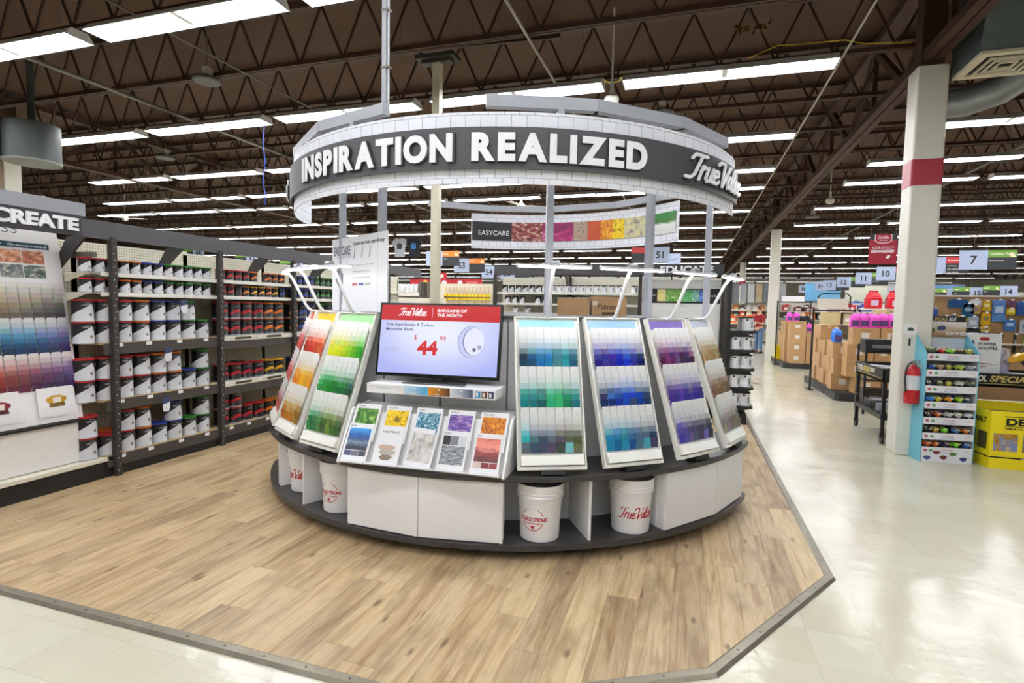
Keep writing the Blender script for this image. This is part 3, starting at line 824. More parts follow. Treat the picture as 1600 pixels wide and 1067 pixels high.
mb = MB(); disc(mb, .257, zr-.132, .071, .091, .0010, .0014); tm(mb).build('alarm_face', emat((222, 226, 252), .62), sc)
mb = MB()
for i in range(3): mb.bx(.285, .31, -.0096, -.0089, zr-.165-.009*i, zr-.160-.009*i)
disc(mb, .262, zr-.188, .012, .013, .0014, .0018); tm(mb).build('alarm_buttons', emat((110, 114, 150), .4), sc)
mb = MB(); mb.prism([(-.20, -.10), (.24, -.10), (.20, .06), (-.16, .06)], 0, .010); mb.bx(-.04, .04, .035, .06, .008, .12)
mb.build('stand', mat((96, 96, 98), .25, .6), sc, bevel=.003)

# slanted white sign board on the drum
p0, p1 = Vector((-2.925, 4.045, 0)), Vector((-2.115, 3.572, 0))
W = (p1-p0).length; mid = (p0+p1)/2; yaw = math.atan2((p1-p0).y, (p1-p0).x)
sg = thing('sign_board', 'tall white printed sign board standing behind the green rack', 'sign', (mid.x, mid.y, 1.54), yaw)
mb = MB(); mb.bx(-W/2, W/2, 0, .012, 0, .595); mb.build('board', mat((232, 234, 238), .3, 0, .01), sg, bevel=.002)
mb = MB(); text(mb, 'EASYCARE', -W/2+.045, .455, .075, .30, .02, None, .002); text(mb, 'Update any room, quick & easy', -W/2+.40, .515, .036, .50, .012, None, .002)
mb.build('heading', mat((110, 114, 122), .5), sg)
mb = MB()
for z_, w_ in ((.36, .36), (.31, .28), (.26, .30)): text(mb, 'easy steps to paint the room', -W/2+.38, z_, .014, w_, .0, None, .002)
text(mb, 'READY TO USE COLOR', -W/2+.1, .43, .022, .26, .0, None, .002)
mb.build('small_print', mat((190, 192, 198), .5), sg)
mb = MB()
for k, cc in enumerate(((190, 90, 100), (100, 100, 180), (170, 200, 170))): mb.col = cc; mb.bx(-W/2+.38+k*.11, -W/2+.46+k*.11, -.002, 0, .205, .225)
mb.col = (120, 124, 132)
mb.prism([(-W/2+.07, .26), (-W/2+.10, .34), (-W/2+.15, .36), (-W/2+.21, .30), (-W/2+.2, .18), (-W/2+.19, .05), (-W/2+.16, .18), (-W/2+.10, .22)], -.002, 0, 'y')
mb.col = (150, 154, 162)
for k in range(3): mb.prism([(-W/2+.40+k*.13, .42), (-W/2+.415+k*.13, .42), (-W/2+.43+k*.13, .50), (-W/2+.42+k*.13, .50)], -.002, 0, 'y')
mb.build('printed_figures', M_attr, sg, col=True)
# carton on the drum
def carton_mesh(w, d, h, side=(190, 150, 104), tape=True):
    mb = MB(); mb.col = side; mb.bx(-w/2, w/2, -d/2, d/2, 0, h)
    mb.col = tuple(v*.86 for v in side)
    mb.bx(-w/2, w/2, -.0025, .0025, h, h+.001)
    if tape: mb.col = (214, 186, 140); mb.bx(-w/2-.001, w/2+.001, -.028, .028, h-.001, h+.0018); mb.bx(-w/2-.0015, -w/2, -.028, .028, h-.06, h)
    return mb
bx = thing('cardboard_box', 'open-topped brown carton printed with painter goods, behind the blue rack', 'box', (-.72, 5.02, 1.54), rad(14))
mb = carton_mesh(.30, .28, .165); mb.build('carton', M_attr, bx, col=True)
mb = MB(); text(mb, "Painter's", -.10, .055, .05, .2, .01, lambda a, b, d: (a, -.141-d, b), .001); mb.bx(-.06, .06, -.142, -.14, .004, .03); mb.build('printing', mat((90, 66, 44), .6), bx)
mb = MB(); mb.bx(-.145, -.10, -.142, -.14, .09, .125); mb.build('label_sticker', mat((226, 216, 196), .5), bx)
b2 = thing('cardboard_box', 'plain brown carton beside the painter goods carton, further left', 'box', (-1.02, 4.93, 1.54), rad(14)); carton_mesh(.27, .28, .15).build('carton', M_attr, b2, col=True)
# ------------------------------------------------------------------ the ring sign above the counter
def brick_mat(uv=True, bw=.098, bh=.078):
    g = G('white_brick_print')
    v = g.node('ShaderNodeTexCoord').outputs['UV' if uv else 'Object']
    v2 = g.node('ShaderNodeVectorMath', operation='ADD'); g.l.new(v, v2.inputs[0])
    dn = g.node('ShaderNodeVectorMath', operation='SCALE'); g.l.new(g.noise(v, 18, 3, out=1), dn.inputs[0]); dn.inputs['Scale'].default_value = .010; g.l.new(dn.outputs[0], v2.inputs[1])
    b = g.node('ShaderNodeTexBrick'); g.l.new(v2.outputs[0], b.inputs['Vector'])
    b.offset = .5; b.inputs['Scale'].default_value = 1; b.inputs['Brick Width'].default_value = bw; b.inputs['Row Height'].default_value = bh
    b.inputs['Mortar Size'].default_value = .0016; b.inputs['Mortar Smooth'].default_value = .2
    b.inputs['Color1'].default_value = lin((246, 248, 255)); b.inputs['Color2'].default_value = lin((238, 241, 249)); b.inputs['Mortar'].default_value = lin((128, 132, 142))
    g.out(g.mix(g.ma('MULTIPLY', g.noise(v, 30, 3), .16), b.outputs[0], lin((210, 214, 226))), .45)
    return g.m
M_brick = brick_mat()
g = G('dark_wood_print'); tcu = g.node('ShaderNodeTexCoord').outputs['UV']; sx = g.node('ShaderNodeSeparateXYZ'); g.l.new(tcu, sx.inputs[0])
M_band = g.out(g.mix(g.noise(g.vec(g.ma('MULTIPLY', sx.outputs[0], 3.0), g.ma('MULTIPLY', sx.outputs[1], 60.0)), 1.0, 4, .6), lin((66, 65, 68)), lin((88, 87, 92))), .45)
can = thing('ring_sign', 'big round hanging sign of white brick and dark band above the paint counter', 'sign', (CX, CY, 0))
def PC(mb, name, m, **k):
    mb.v = [(v[0]-CX, v[1]-CY, v[2]) for v in mb.v]
    return mb.build(name, m, can, **k)
PC(MB().arc(CX, CY, 2.045, 2.055, -163, -11.7, 2.377, 2.822, 90), 'brick_fascia', M_brick)
PC(MB().arc(CX, CY, 2.070, 2.088, -165, -12.6, 2.463, 2.720, 90), 'dark_band', M_band)
mb = MB()
for a in (-160, -138, -116, -94, -72, -50, -28, -14): mb.cyl(pol(2.05, a, 2.6), pol(2.075, a, 2.6), .012, n=8)
PC(mb, 'band_spacer', M_steel)
M_letter = mat((250, 251, 255), .3, 0, .01); M_lside = mat((60, 60, 64), .5)
def letters(word, a0, a1, z0, hgt, R=2.09):
    """standing letters spread over the arc a0..a1; each letter a part of the sign"""
    ws = []
    for ch in word:
        ws.append(.55 if ch == ' ' else glyphs(ch, .055, .5)[2])
    asp = [w for w in ws]; gap = .10; tot = sum(asp)+gap*(len(word)-1); L = rad(a1-a0)*R; k = L/tot
    x = 0
    for ch, w_ in zip(word, asp):
        if ch != ' ':
            mb = MB(); text(mb, ch, x-.003, z0-.003, hgt+.006, w_*k+.006, .055, onarc(CX, CY, R, a0), .017); PC(mb, 'letter_edge', M_lside)
            mb = MB(); text(mb, ch, x, z0, hgt, w_*k, .055, onarc(CX, CY, R+.0175, a0), .003)
            PC(mb, 'letter', M_letter)
        x += (w_+gap)*k
letters('INSPIRATION', -121.9, -82.7, 2.503, .176)
letters('REALIZED', -79.7, -47.8, 2.503, .176)
for a in (-38.9, -166.5):
    mb = MB(); logo(mb, 0, 2.515, .97, .17, onarc(CX, CY, 2.105, a), .014, .125); PC(mb, 'script_logo', M_letter)
    mb = MB(); logo(mb, 0.004, 2.508, .97, .17, onarc(CX, CY, 2.088, a), .016, .145); PC(mb, 'script_logo_backing', M_lside)
# far arc, read from inside
PC(MB().arc(CX, CY, 2.045, 2.055, 41, 124.3, 2.388, 2.855, 60), 'brick_fascia', M_brick)
def inner(a0, a1, z0, z1, m, name, R=2.040, col=False):
    return PC(MB().arc(CX, CY, R-.004, R, a1, a0, z0, z1, 14), name, m)
PN = [(124, 108.8, None), (108.8, 97, dict(stops=[(.3, (60, 20, 20)), (.5, (150, 50, 60)), (.65, (210, 190, 160))], scale=6)),
      (97, 84.9, dict(stops=[(.3, (90, 0, 60)), (.55, (180, 10, 110)), (.8, (250, 200, 240))], scale=2)),
      (84.9, 79.4, dict(stops=[(.3, (50, 40, 34)), (.5, (180, 170, 150)), (.7, (210, 60, 40))], scale=8)),
      (79.4, 74.2, dict(stops=[(.3, (190, 70, 20)), (.7, (206, 84, 30))], scale=2)),
      (74.2, 69.2, dict(stops=[(.3, (150, 20, 20)), (.5, (226, 140, 20)), (.7, (250, 210, 60))], scale=3, dist=1.5)),
      (69.2, 64.6, dict(stops=[(.35, (60, 50, 20)), (.45, (230, 190, 0)), (.7, (250, 230, 60))], scale=4)),
      (64.6, 54.5, dict(stops=[(.3, (90, 90, 84)), (.5, (200, 192, 160)), (.7, (226, 222, 140))], scale=4)),
      (54.5, 52.0, dict(stops=[(.3, (10, 120, 30)), (.7, (120, 200, 90))], scale=3)),
      (52.0, 42.2, dict(stops=[(.25, (210, 214, 210)), (.45, (232, 236, 230)), (.55, (60, 110, 40)), (.8, (40, 130, 50))], scale=2.5, vgrad=.75))]
for i, (a0, a1, pic) in enumerate(PN):
    inner(a0, a1, 2.498, 2.748, mat((22, 22, 24), .4) if pic is None else picture(seed=i*2.7, **pic), 'photo_panel')
mb = MB(); text(mb, 'EASYCARE', .085, 2.57, .062, .42, .0, onarc(CX, CY, 2.034, 124, True), .002); PC(mb, 'panel_lettering', M_letter)
# steel ring segments and posts
def tube_ring(angs, z, nm='ring_tube'):
    for a, b in zip(angs[:-1], angs[1:]):
        p, q = pol(2.03, a, z), pol(2.03, b, z); e = (Vector(q)-Vector(p)).normalized()*.012
        PC(MB().bar(Vector(p)-e, Vector(q)+e, .06, .075), nm, M_steel)
tube_ring([-77.3, -57.5, -37.6, -19.6], 2.895); tube_ring([-97.7, -117.1, -141.4, -160], 2.895)
tube_ring([141, 117, 95, 68, 43], 2.925)
for a, R in ((-128, 1.72), (-106.2, 1.75), (-64.1, 1.75), (-36.7, 1.75), (-12.4, 1.88)):
    p = pol(R, a); PC(MB().box((p[0], p[1], (1.54+2.86)/2), (.048, .048, 2.86-1.54), rad(a)), 'post', M_steel)
    q = pol(2.04, a); PC(MB().bar((p[0], p[1], 2.84), (q[0], q[1], 2.84), .04, .03), 'post_arm', M_steel)
t = thing('service_pole', 'thin grey power pole dropping from the roof onto the ring sign', 'pole', (-2.02, 3.37, 2.93))
MB().bx(-.016, .016, -.016, .016, 0, 2.5).build('pole', M_steel, t)
MB().cyl((.026, 0, 0), (.026, 0, 2.5), .007, n=8).build('cable', mat((200, 204, 210), .3, .2), t)
mb = MB(); [mb.bx(-.022, .038, -.02, .02, z_, z_+.012) for z_ in (.25, .62, .95, 1.3)]; mb.build('clip', Mp, t)

# ------------------------------------------------------------------ paint cans
def can_label(kind):
    g = G('can_label_'+kind); t, x, y, z = g.coord()
    th = g.ma('ARCTAN2', x, g.ma('MULTIPLY', y, -1.0))
    info = g.node('ShaderNodeObjectInfo').outputs['Color']
    zz = g.ma('DIVIDE', z, {'gallon': .19, 'quart': .122}.get(kind.split('_')[0], .19))
    if 'plain' in kind:
        spot = g.ma('LESS_THAN', g.ma('ADD', g.ma('POWER', g.ma('MULTIPLY', g.ma('SUBTRACT', th, -.1), .9), 2.0), g.ma('POWER', g.ma('MULTIPLY', g.ma('SUBTRACT', zz, .8), 2.2), 2.0)), .03)
        bars = g.ma('MULTIPLY', g.ma('LESS_THAN', g.ma('ABSOLUTE', g.ma('SUBTRACT', th, .75)), .16), g.ma('LESS_THAN', g.ma('ABSOLUTE', g.ma('SUBTRACT', zz, .45)), .22))
        c = g.mix(g.ma('MAXIMUM', spot, g.ma('MULTIPLY', bars, .8)), lin((226, 228, 230)), lin((30, 30, 34)))
        return g.out(c, .35)
    if 'swoosh' in kind:
        k = g.ma('ABSOLUTE', g.ma('SUBTRACT', zz, g.ma('ADD', .40, g.ma('MULTIPLY', g.ma('SINE', g.ma('MULTIPLY', g.ma('ADD', th, .3), 2.2)), .10))))
        m1 = g.ma('MULTIPLY', g.ma('LESS_THAN', k, g.ma('SUBTRACT', .11, g.ma('MULTIPLY', g.ma('ABSOLUTE', th), .05))), g.ma('LESS_THAN', g.ma('ABSOLUTE', g.ma('SUBTRACT', th, .2)), 1.0))
        c = g.mix(m1, lin((24, 22, 22)), info)
        low = g.ma('LESS_THAN', zz, .08)
        return g.out(g.mix(low, c, lin((150, 152, 156))), .3)
    # silver wedge rising to the right, rounded off at its end
    lim = g.ma('ADD', .20, g.ma('MULTIPLY', g.ma('ADD', th, 1.5), .26))
    m1 = g.ma('MULTIPLY', g.ma('LESS_THAN', zz, lim), g.ma('LESS_THAN', g.ma('ADD', th, g.ma('MULTIPLY', g.ma('POWER', zz, 3.0), .9)), 1.25))
    stripes = g.ma('LESS_THAN', g.ma('FRACT', g.ma('MULTIPLY', th, 9.0)), .25)
    silver = g.mix(g.ma('MULTIPLY', stripes, .25), lin((206, 208, 212)), lin((120, 122, 128)))
    seal = g.ma('LESS_THAN', g.ma('ADD', g.ma('POWER', g.ma('MULTIPLY', g.ma('SUBTRACT', th, .72), 1.0), 2.0), g.ma('POWER', g.ma('MULTIPLY', g.ma('SUBTRACT', zz, .32), 1.9), 2.0)), .022)
    silver = g.mix(seal, silver, lin((110, 104, 70)))
    c = g.mix(m1, lin((26, 24, 24)), silver)
    return g.out(c, .3, .0)
M_tin = mat((176, 178, 182), .28, .75, .05, 'tin'); M_lid = obj_mat(.35)
def can_proto(size, kind, word=None):
    r, h = (.083, .19) if size == 'gallon' else (.052, .122)
    t = thing('paint_can', 'x', 'paint can')
    n = 24 if size == 'gallon' else 18
    MB().lathe([(.001, 0), (r-.002, 0), (r, .004), (r, .010), (r-.002, .013), (r-.002, h-.012)], n).build('body', can_label(size+'_'+kind), t)
    MB().lathe([(r-.002, h-.014), (r+.0015, h-.011), (r+.0015, h), (r-.004, h), (r-.006, h-.004), (.001, h-.004)], n).build('lid', M_lid, t)
    if size == 'gallon':
        mb = MB(); mb.tube([((r+.003)*math.cos(q), -(r+.006)*math.sin(q)*.55-.01*0, h*.78-(r+.006)*math.sin(q)*.75) for q in [PI*i/10 for i in range(11)]], .0014, 5)
        if kind != 'swoosh': mb.build('handle', M_tin, t)
    if word and size == 'gallon':
        def fn(x, z, d): a = x/r-PI/2+.42; return ((r-.001+d)*math.cos(a), (r-.001+d)*math.sin(a), z)
        mb = MB(); text(mb, word, 0, h*.72, .013, .085, .0, fn, .0008, anchor='c'); text(mb, 'PREMIUM', 0, h*.84, .005, .04, .0, fn, .0008, anchor='c'); mb.build('label_lettering', mat((220, 222, 226), .4), t)
    return t
CP = {('gallon', 'wedge'): can_proto('gallon', 'wedge', 'LIMITLESS'), ('quart', 'wedge'): can_proto('quart', 'wedge'),
      ('gallon', 'swoosh'): can_proto('gallon', 'swoosh', 'EasyCare'), ('quart', 'swoosh'): can_proto('quart', 'swoosh'), ('gallon', 'plain'): can_proto('gallon', 'plain'), ('quart', 'plain'): can_proto('quart', 'plain')}
CU = set()
LIDC = {'red': (176, 24, 34), 'orange': (220, 110, 24), 'blue': (36, 60, 160), 'green': (46, 140, 44), 'black': (34, 32, 32), 'yellow': (216, 160, 20), 'silver': (180, 182, 186), 'grey': (90, 92, 98)}
def put_can(size, kind, lid, loc, rz, label, group, swoosh=None):
    pr = CP[(size, kind)]; tints = {'lid': LIDC[lid], 'body': swoosh or LIDC[lid]}
    if (size, kind) not in CU:
        CU.add((size, kind)); pr.location = loc; pr.rotation_euler = (0, 0, rz); pr['label'] = label; pr['group'] = group
        for c in pr.children:
            if c.name.split('.')[0] in tints: c.color = lin(tints[c.name.split('.')[0]])
        return pr
    return dup(pr, loc, rz, label, group, tints)

# ------------------------------------------------------------------ left paint rack
XF, XB = -4.87, -5.36
g = G('pegboard'); t_, x, y, z = g.coord()
def holes(a, b, p=.0254):
    fa = g.ma('SUBTRACT', g.ma('FRACT', g.ma('DIVIDE', a, p)), .5); fb = g.ma('SUBTRACT', g.ma('FRACT', g.ma('DIVIDE', b, p)), .5)
    return g.ma('LESS_THAN', g.ma('ADD', g.ma('MULTIPLY', fa, fa), g.ma('MULTIPLY', fb, fb)), .035)
M_peg = g.out(g.mix(holes(g.ma('ADD', x, y), z), lin((226, 222, 202)), lin((110, 100, 80))), .5)
M_cream = mat((228, 224, 206), .4, 0, .03, 'cream_enamel'); M_ply = mat((206, 178, 128), .6, 0, .1, 'plywood')
g = G('weathered_dark_wood'); t_, x, y, z = g.coord()
M_dark = g.out(g.mix(g.noise(g.vec(g.ma('MULTIPLY', x, 40.0), g.ma('MULTIPLY', y, 2.0), g.ma('MULTIPLY', z, 40.0)), 1.0, 4, .6), lin((52, 48, 44)), lin((80, 74, 68))), .55)
M_fas = mat((84, 84, 88), .5, 0, .12, 'charcoal_fascia')
UPY = [3.595, 4.765, 5.935, 7.105, 8.275, 9.445]
rack = thing('paint_rack', 'long dark steel and cream paint rack along the left side of the oak floor', 'shelving', (-5.1, 3.595, 0))
def PR(mb, name, m, **k):
    mb.v = [(v[0]+5.1, v[1]-3.595, v[2]) for v in mb.v]; return mb.build(name, m, rack, **k)
for i, y in enumerate(UPY):
    if i < 5:
        mb = MB(); mb.bx(XF-.035, XF+.02, y-.025, y+.025, 0, 2.14); mb.slot = 1
        for k in range(36): mb.box((XF+.0205, y+.006*(1 if k % 2 else -1), .06+k*.057), (.002, .009, .009))
        PR(mb, 'upright', [mat((62, 58, 54), .5, .2), mat((196, 190, 176), .5)])
    PR(MB().bx(XB-.03, XB, y-.025, y+.025, 0, 2.14), 'back_upright', M_cream)
    if i in (0, 2, 3, 4):
        pass
PR(MB().bx(XB-.012, XB, 3.42, 9.45, 0, 2.10), 'pegboard_back', M_peg)
PR(MB().bx(XB-.02, XB+.004, 3.42, 9.45, 2.10, 2.12), 'top_rail', M_cream)
PR(MB().bx(XF-.03, XF+.0, 1.0, 9.45, 2.118, 2.27), 'fascia', M_fas, bevel=.002)
PR(MB().bx(XF-.06, XF-.03, 1.0, 9.45, 2.25, 2.27), 'fascia_lip', M_fas)
for y in (3.40, 4.35, 5.55, 6.7): PR(MB().prism([(XF-.03, 2.13), (XF-.26, 2.13), (XF-.40, 1.93), (XF-.40, 1.86), (XF-.36, 1.86)][::-1], y-.01, y+.01, 'y'), 'gusset', mat((48, 47, 46), .5))
PR(MB().bx(XB, XF-.02, 3.43, 3.47, 1.955, 2.0), 'side_rail', mat((92, 88, 80), .5))
PR(MB().bx(-5.30, XF-.03, 3.60, 9.45, 0, .10), 'kick_plate', mat((28, 27, 27), .5))
for b in range(5):
    y0, y1 = UPY[b]-.10*(b == 0)+.0, UPY[b+1]; y1 = min(y1, 9.44)
    for z_ in (1.83, 1.655):
        mb = MB(); mb.bx(XB+.002, XF-.035, y0+.01, y1-.01, z_-.012, z_); mb.bx(XF-.04, XF-.022, y0+.01, y1-.01, z_-.032, z_+.003); PR(mb, 'white_shelf', mat((240, 238, 230), .4, 0, .02))
        PR(MB().prism([(XB+.005, z_-.012), (XF-.2, z_-.012), (XB+.005, z_-.09)], y0+.012, y0+.018, 'y'), 'shelf_bracket', M_cream)
    for z_ in (1.21, .70, .20):
        dark = b == 0 or z_ == .20
        mb = MB(); mb.bx(XB+.002, XF-.03, y0+.01, y1-.01, z_-.016, z_); PR(mb, 'deck_board', M_ply if dark else M_cream)
        mb = MB(); mb.bx(XF-.035, XF-.01, y0+.02, y1-.02, z_-(.10 if dark else .05), z_-.004)
        PR(mb, 'shelf_beam', M_dark if dark else M_cream)
        if not dark: PR(MB().bx(XF-.03, XF-.012, y0+.02, y1-.02, z_-.14, z_-.05), 'under_beam', M_dark)
        if b < 3:
            for f in ((.12, .34, .6, .85) if dark else (.08, .5, .9)):
                yy = y0+f*(y1-y0); PR(MB().bx(XF-.0095, XF-.006, yy-.028, yy+.028, z_-.036, z_-.006), 'price_tag', mat((240, 240, 240), .4, 0, .01))
            if not dark:
                for f in (.28, .7): yy = y0+f*(y1-y0); PR(MB().bx(XF-.0095, XF-.006, yy-.12, yy+.12, z_-.036, z_-.01), 'price_strip', mat((70, 60, 44), .5))
BAYN = ['nearest', 'second', 'third', 'fourth', 'fifth']
def cans_row(bay, shelfname, z, ys, lids, size, kind, layers=1, x=None, lay=None, sw=None):
    r, h = (.083, .19) if size == 'gallon' else (.052, .122)
    x = x if x is not None else XF-.03-r-.012
    for i, (y, l) in enumerate(zip(ys, lids)):
        if l is None: continue
        for k in range(layers if not isinstance(layers, list) else layers[i]):
            lb = '%s-lidded %s can, %s from left%s, %s shelf, %s left rack bay' % (l, size, ORD[i], (', upper layer' if k else ', lower layer') if (layers if not isinstance(layers, list) else max(layers)) > 1 else '', shelfname, BAYN[bay])
            put_can(size, kind, l, (x+random.uniform(-.006, .006), y, z+k*(h+.001)), PI/2-.5+random.uniform(-.12, .12), lb, '%s cans in the left paint rack' % size, sw)
def rng_(y0, dy, n): return [y0+dy*i for i in range(n)]
R4 = ['red', 'orange', 'orange', 'blue', 'blue', 'green', 'green', 'green', 'green']
# nearest bay
for nm, z in (('top', 1.83), ('second', 1.655)):
    cans_row(0, nm, z, rng_(3.42, .1125, 12), ['red', 'red'] + R4 + ['green'], 'quart', 'wedge', sw=(200, 200, 205))
cans_row(0, 'third', 1.21, rng_(3.41, .1715, 8), ['red', 'red', 'red', 'orange', 'blue', 'blue', 'green', 'green'], 'gallon', 'wedge', [2, 2, 2, 2, 2, 2, 2, 1])
cans_row(0, 'fourth', .70, rng_(3.41, .1715, 8), ['red', 'red', 'red', 'red', 'orange', 'orange', 'blue', 'green'], 'gallon', 'wedge', [2, 2, 2, 2, 2, 2, 1, 2])
cans_row(0, 'bottom', .20, rng_(3.41, .1715, 8), ['red', 'red', 'red', 'orange', 'blue', 'blue', 'green', 'green'], 'gallon', 'wedge', [2, 1, 2, 2, 1, 2, 1, 2])
R4B = ['red', 'red', 'orange', 'orange', 'blue', 'blue', 'green', 'green', 'black']
for nm, z in (('top', 1.83), ('second', 1.655)):
    cans_row(1, nm, z, rng_(4.86, .118, 9), ['red', 'red', 'red', 'red', 'orange', None, 'orange', 'orange', 'orange'] if nm == 'top' else ['red', 'red', 'black', 'orange', 'yellow', 'yellow', 'orange', 'yellow', 'blue'], 'quart', 'swoosh')
    cans_row(2, nm, z, rng_(6.02, .118, 9), ['blue', 'blue', 'blue', 'blue', 'green', 'green', 'green', 'green', 'green'], 'quart', 'swoosh')
    cans_row(3, nm, z, rng_(7.2, .118, 9), ['blue', 'black', 'black', 'green', 'green', 'green', 'black', 'blue', 'blue'], 'quart', 'swoosh')
cans_row(1, 'third', 1.21, rng_(4.88, .178, 6), ['red', 'red', 'red', 'red', 'orange', 'orange'], 'gallon', 'swoosh', 2)
cans_row(2, 'third', 1.21, rng_(6.04, .178, 6), ['orange', 'blue', 'blue', 'green', 'green', 'green'], 'gallon', 'swoosh', 2)
cans_row(3, 'third', 1.21, rng_(7.2, .178, 6), ['green', 'green', 'blue', 'blue', 'black', 'black'], 'gallon', 'swoosh', 2)
cans_row(1, 'fourth', .70, rng_(4.88, .178, 6), ['red', 'red', 'red', 'red', 'yellow', 'yellow'], 'gallon', 'swoosh')
cans_row(2, 'fourth', .70, rng_(6.04, .178, 4), ['blue', 'blue', 'green', 'black'], 'gallon', 'swoosh')
cans_row(1, 'bottom', .20, rng_(4.88, .178, 6), ['red', 'red', 'red', 'red', 'orange', 'yellow'], 'gallon', 'swoosh', [2, 2, 1, 1, 1, 1])
cans_row(2, 'bottom', .20, rng_(6.04, .178, 4), ['blue', 'yellow', 'red', 'orange'], 'gallon', 'swoosh')
# a few cans standing behind the front row
for i, (y, z, l, nm) in enumerate(((3.56, .70, 'red', 'fourth'), (4.5, .70, 'green', 'fourth'), (3.72, .20, 'orange', 'bottom'), (4.52, .39, 'green', 'bottom'), (5.1, .70, 'black', 'fourth'), (5.3, .70, 'black', 'fourth'))):
    if z == .39:
        continue
    put_can('gallon', 'wedge' if i < 4 else 'swoosh', l, (XF-.30, y, z), PI/2-.5, '%s-lidded can in the back row, %s shelf, left rack, %s' % (l, nm, ('near first upright', 'near second upright', 'behind front cans', '', 'second bay', 'second bay further right')[i]), 'gallon cans in the left paint rack')
# paper price flags hanging from the near bay
for i, (y, z, nm) in enumerate(((4.30, 1.50, 'third'), (4.11, 1.03, 'fourth'), (4.08, .54, 'bottom'))):
    t = thing('hang_tag', 'blue and white tag dangling on a wire, %s shelf of left rack' % nm, 'tag', (XF+.012, y, z), PI/2)
    mb = MB(); mb.col = (236, 240, 246); mb.prism([(-.04, .0), (-.025, -.03), (.025, -.03), (.04, 0), (.04, .06), (-.04, .06)], -.001, .001, 'y'); mb.col = (60, 74, 110); mb.prism([(-.04, .045), (.04, .06), (.04, .10), (0, .115), (-.04, .10)], -.0015, .0015, 'y')
    mb.build('card', M_attr, t, col=True); MB().tube([(0, 0, .11), (.004, 0, .15), (-.004, .02, .18), (0, .03, .20)], .001, 5).build('wire', Mp, t)

# CREATE display at the left edge
cr = thing('color_display', 'tall white leaning board of rounded colour cards at the left edge', 'colour display', (-4.96, 2.63, .575), rot=(-.165, 0, PI/2))
BW = .74
mb = MB(); mb.bx(-BW-.4, BW, 0, .02, 0, 1.66); mb.build('board', mat((242, 242, 242), .3, 0, .01), cr, bevel=.003)
mb = MB(); text(mb, 'LIMITLESS', BW-.30, 1.56, .07, .55, -.015, None, .0015, anchor='r'); mb.build('heading', mat((70, 72, 80), .5), cr)
MB().bx(-.6, BW-.08, -.002, 0, 1.445, 1.49).build('heading_bar', mat((30, 74, 84), .4), cr)
mb = MB(); text(mb, 'ONE COAT Coverage', BW-.42, 1.457, .02, .5, .01, None, .0035, anchor='r'); text(mb, 'Guaranteed', BW-.10, 1.457, .018, .28, .01, None, .0035, anchor='r'); mb.build('bar_lettering', M_letter, cr)
mb = MB(); mb.prism([(-.1, 1.53), (BW-.34, 1.535), (-.1, 1.525)], -.002, 0, 'y'); mb.build('underline', mat((190, 60, 80), .4), cr)
for r_, (z0, z1) in enumerate(((1.318, 1.425), (1.20, 1.305))):
    for k in range(5):
        x1 = BW-.13-k*.165
        cs = [[(196, 120, 84), (226, 150, 110), (200, 90, 60)], [(90, 110, 100), (120, 130, 130), (110, 90, 110), (60, 130, 140)]][r_]
        c0 = cs[k % len(cs)]
        MB().bx(x1-.158, x1, -.002, 0, z0, z1).build('photo', picture(stops=[(.3, tuple(v*.5 for v in c0)), (.5, c0), (.7, (240, 226, 210))], scale=3, seed=k+r_*7), cr)
Mt = Matrix.Translation(cr.location) @ Euler(cr.rotation_euler).to_matrix().to_4x4()
BL = [[[(200, 196, 176), (190, 170, 120), (110, 90, 56)], [(220, 214, 190), (180, 170, 150), (110, 100, 84)], [(214, 214, 208), (150, 148, 140), (60, 62, 66)]],
      [[(190, 214, 204), (70, 130, 140), (20, 60, 76)], [(196, 216, 226), (60, 140, 190), (10, 60, 96)], [(214, 214, 232), (110, 120, 190), (40, 40, 90)]],
      [[(240, 214, 196), (230, 80, 50), (170, 30, 30)], [(236, 204, 200), (150, 80, 90), (96, 40, 60)], [(214, 196, 220), (120, 90, 160), (50, 40, 90)]]]
for b in range(3):
    for r_ in range(7):
        for k in range(13):
            f = 1-k/8.0; f = max(0, min(1, f)); a_, b_ = (BL[b][0], BL[b][1]) if f < .5 else (BL[b][1], BL[b][2]); ff = (f*2) % 1 if f < 1 else 1
            ca = mixc(a_[0], b_[0], ff); cb_ = mixc(a_[1], b_[1], ff); cc = mixc(a_[2], b_[2], ff)
            q = r_/6.0; c = mixc(ca, cb_, q*2) if q < .5 else mixc(cb_, cc, q*2-1); c = mixc(c, tuple(rng.uniform(40, 220) for _ in range(3)), .10)
            c = mixc(c, (248, 248, 246), (.75, .5, .25, .1, 0, 0, 0)[r_])
            xx = BW-.075-k*.083-.02*0; zz = 1.10-b*.289-r_*.0411
            STUFF.M = Mt @ Matrix.Translation((xx, -.012, zz)) @ Matrix.Rotation(rad(14), 4, 'X')
            STUFF.col = tuple(max(0, min(255, v)) for v in c)
            w_, h_ = .038, .058
            STUFF.prism([(-w_, 0), (w_, 0), (w_, h_-.01), (w_-.01, h_), (-w_+.01, h_), (-w_, h_-.01)], -.001, .001, 'y')
STUFF.M = None
st_ = STUFF.build('paint_chip_cards', M_attr, col=True); st_['kind'] = 'stuff'
tag(st_, 'hundreds of small paint colour cards on the outer colour racks and the left board', 'paint cards')
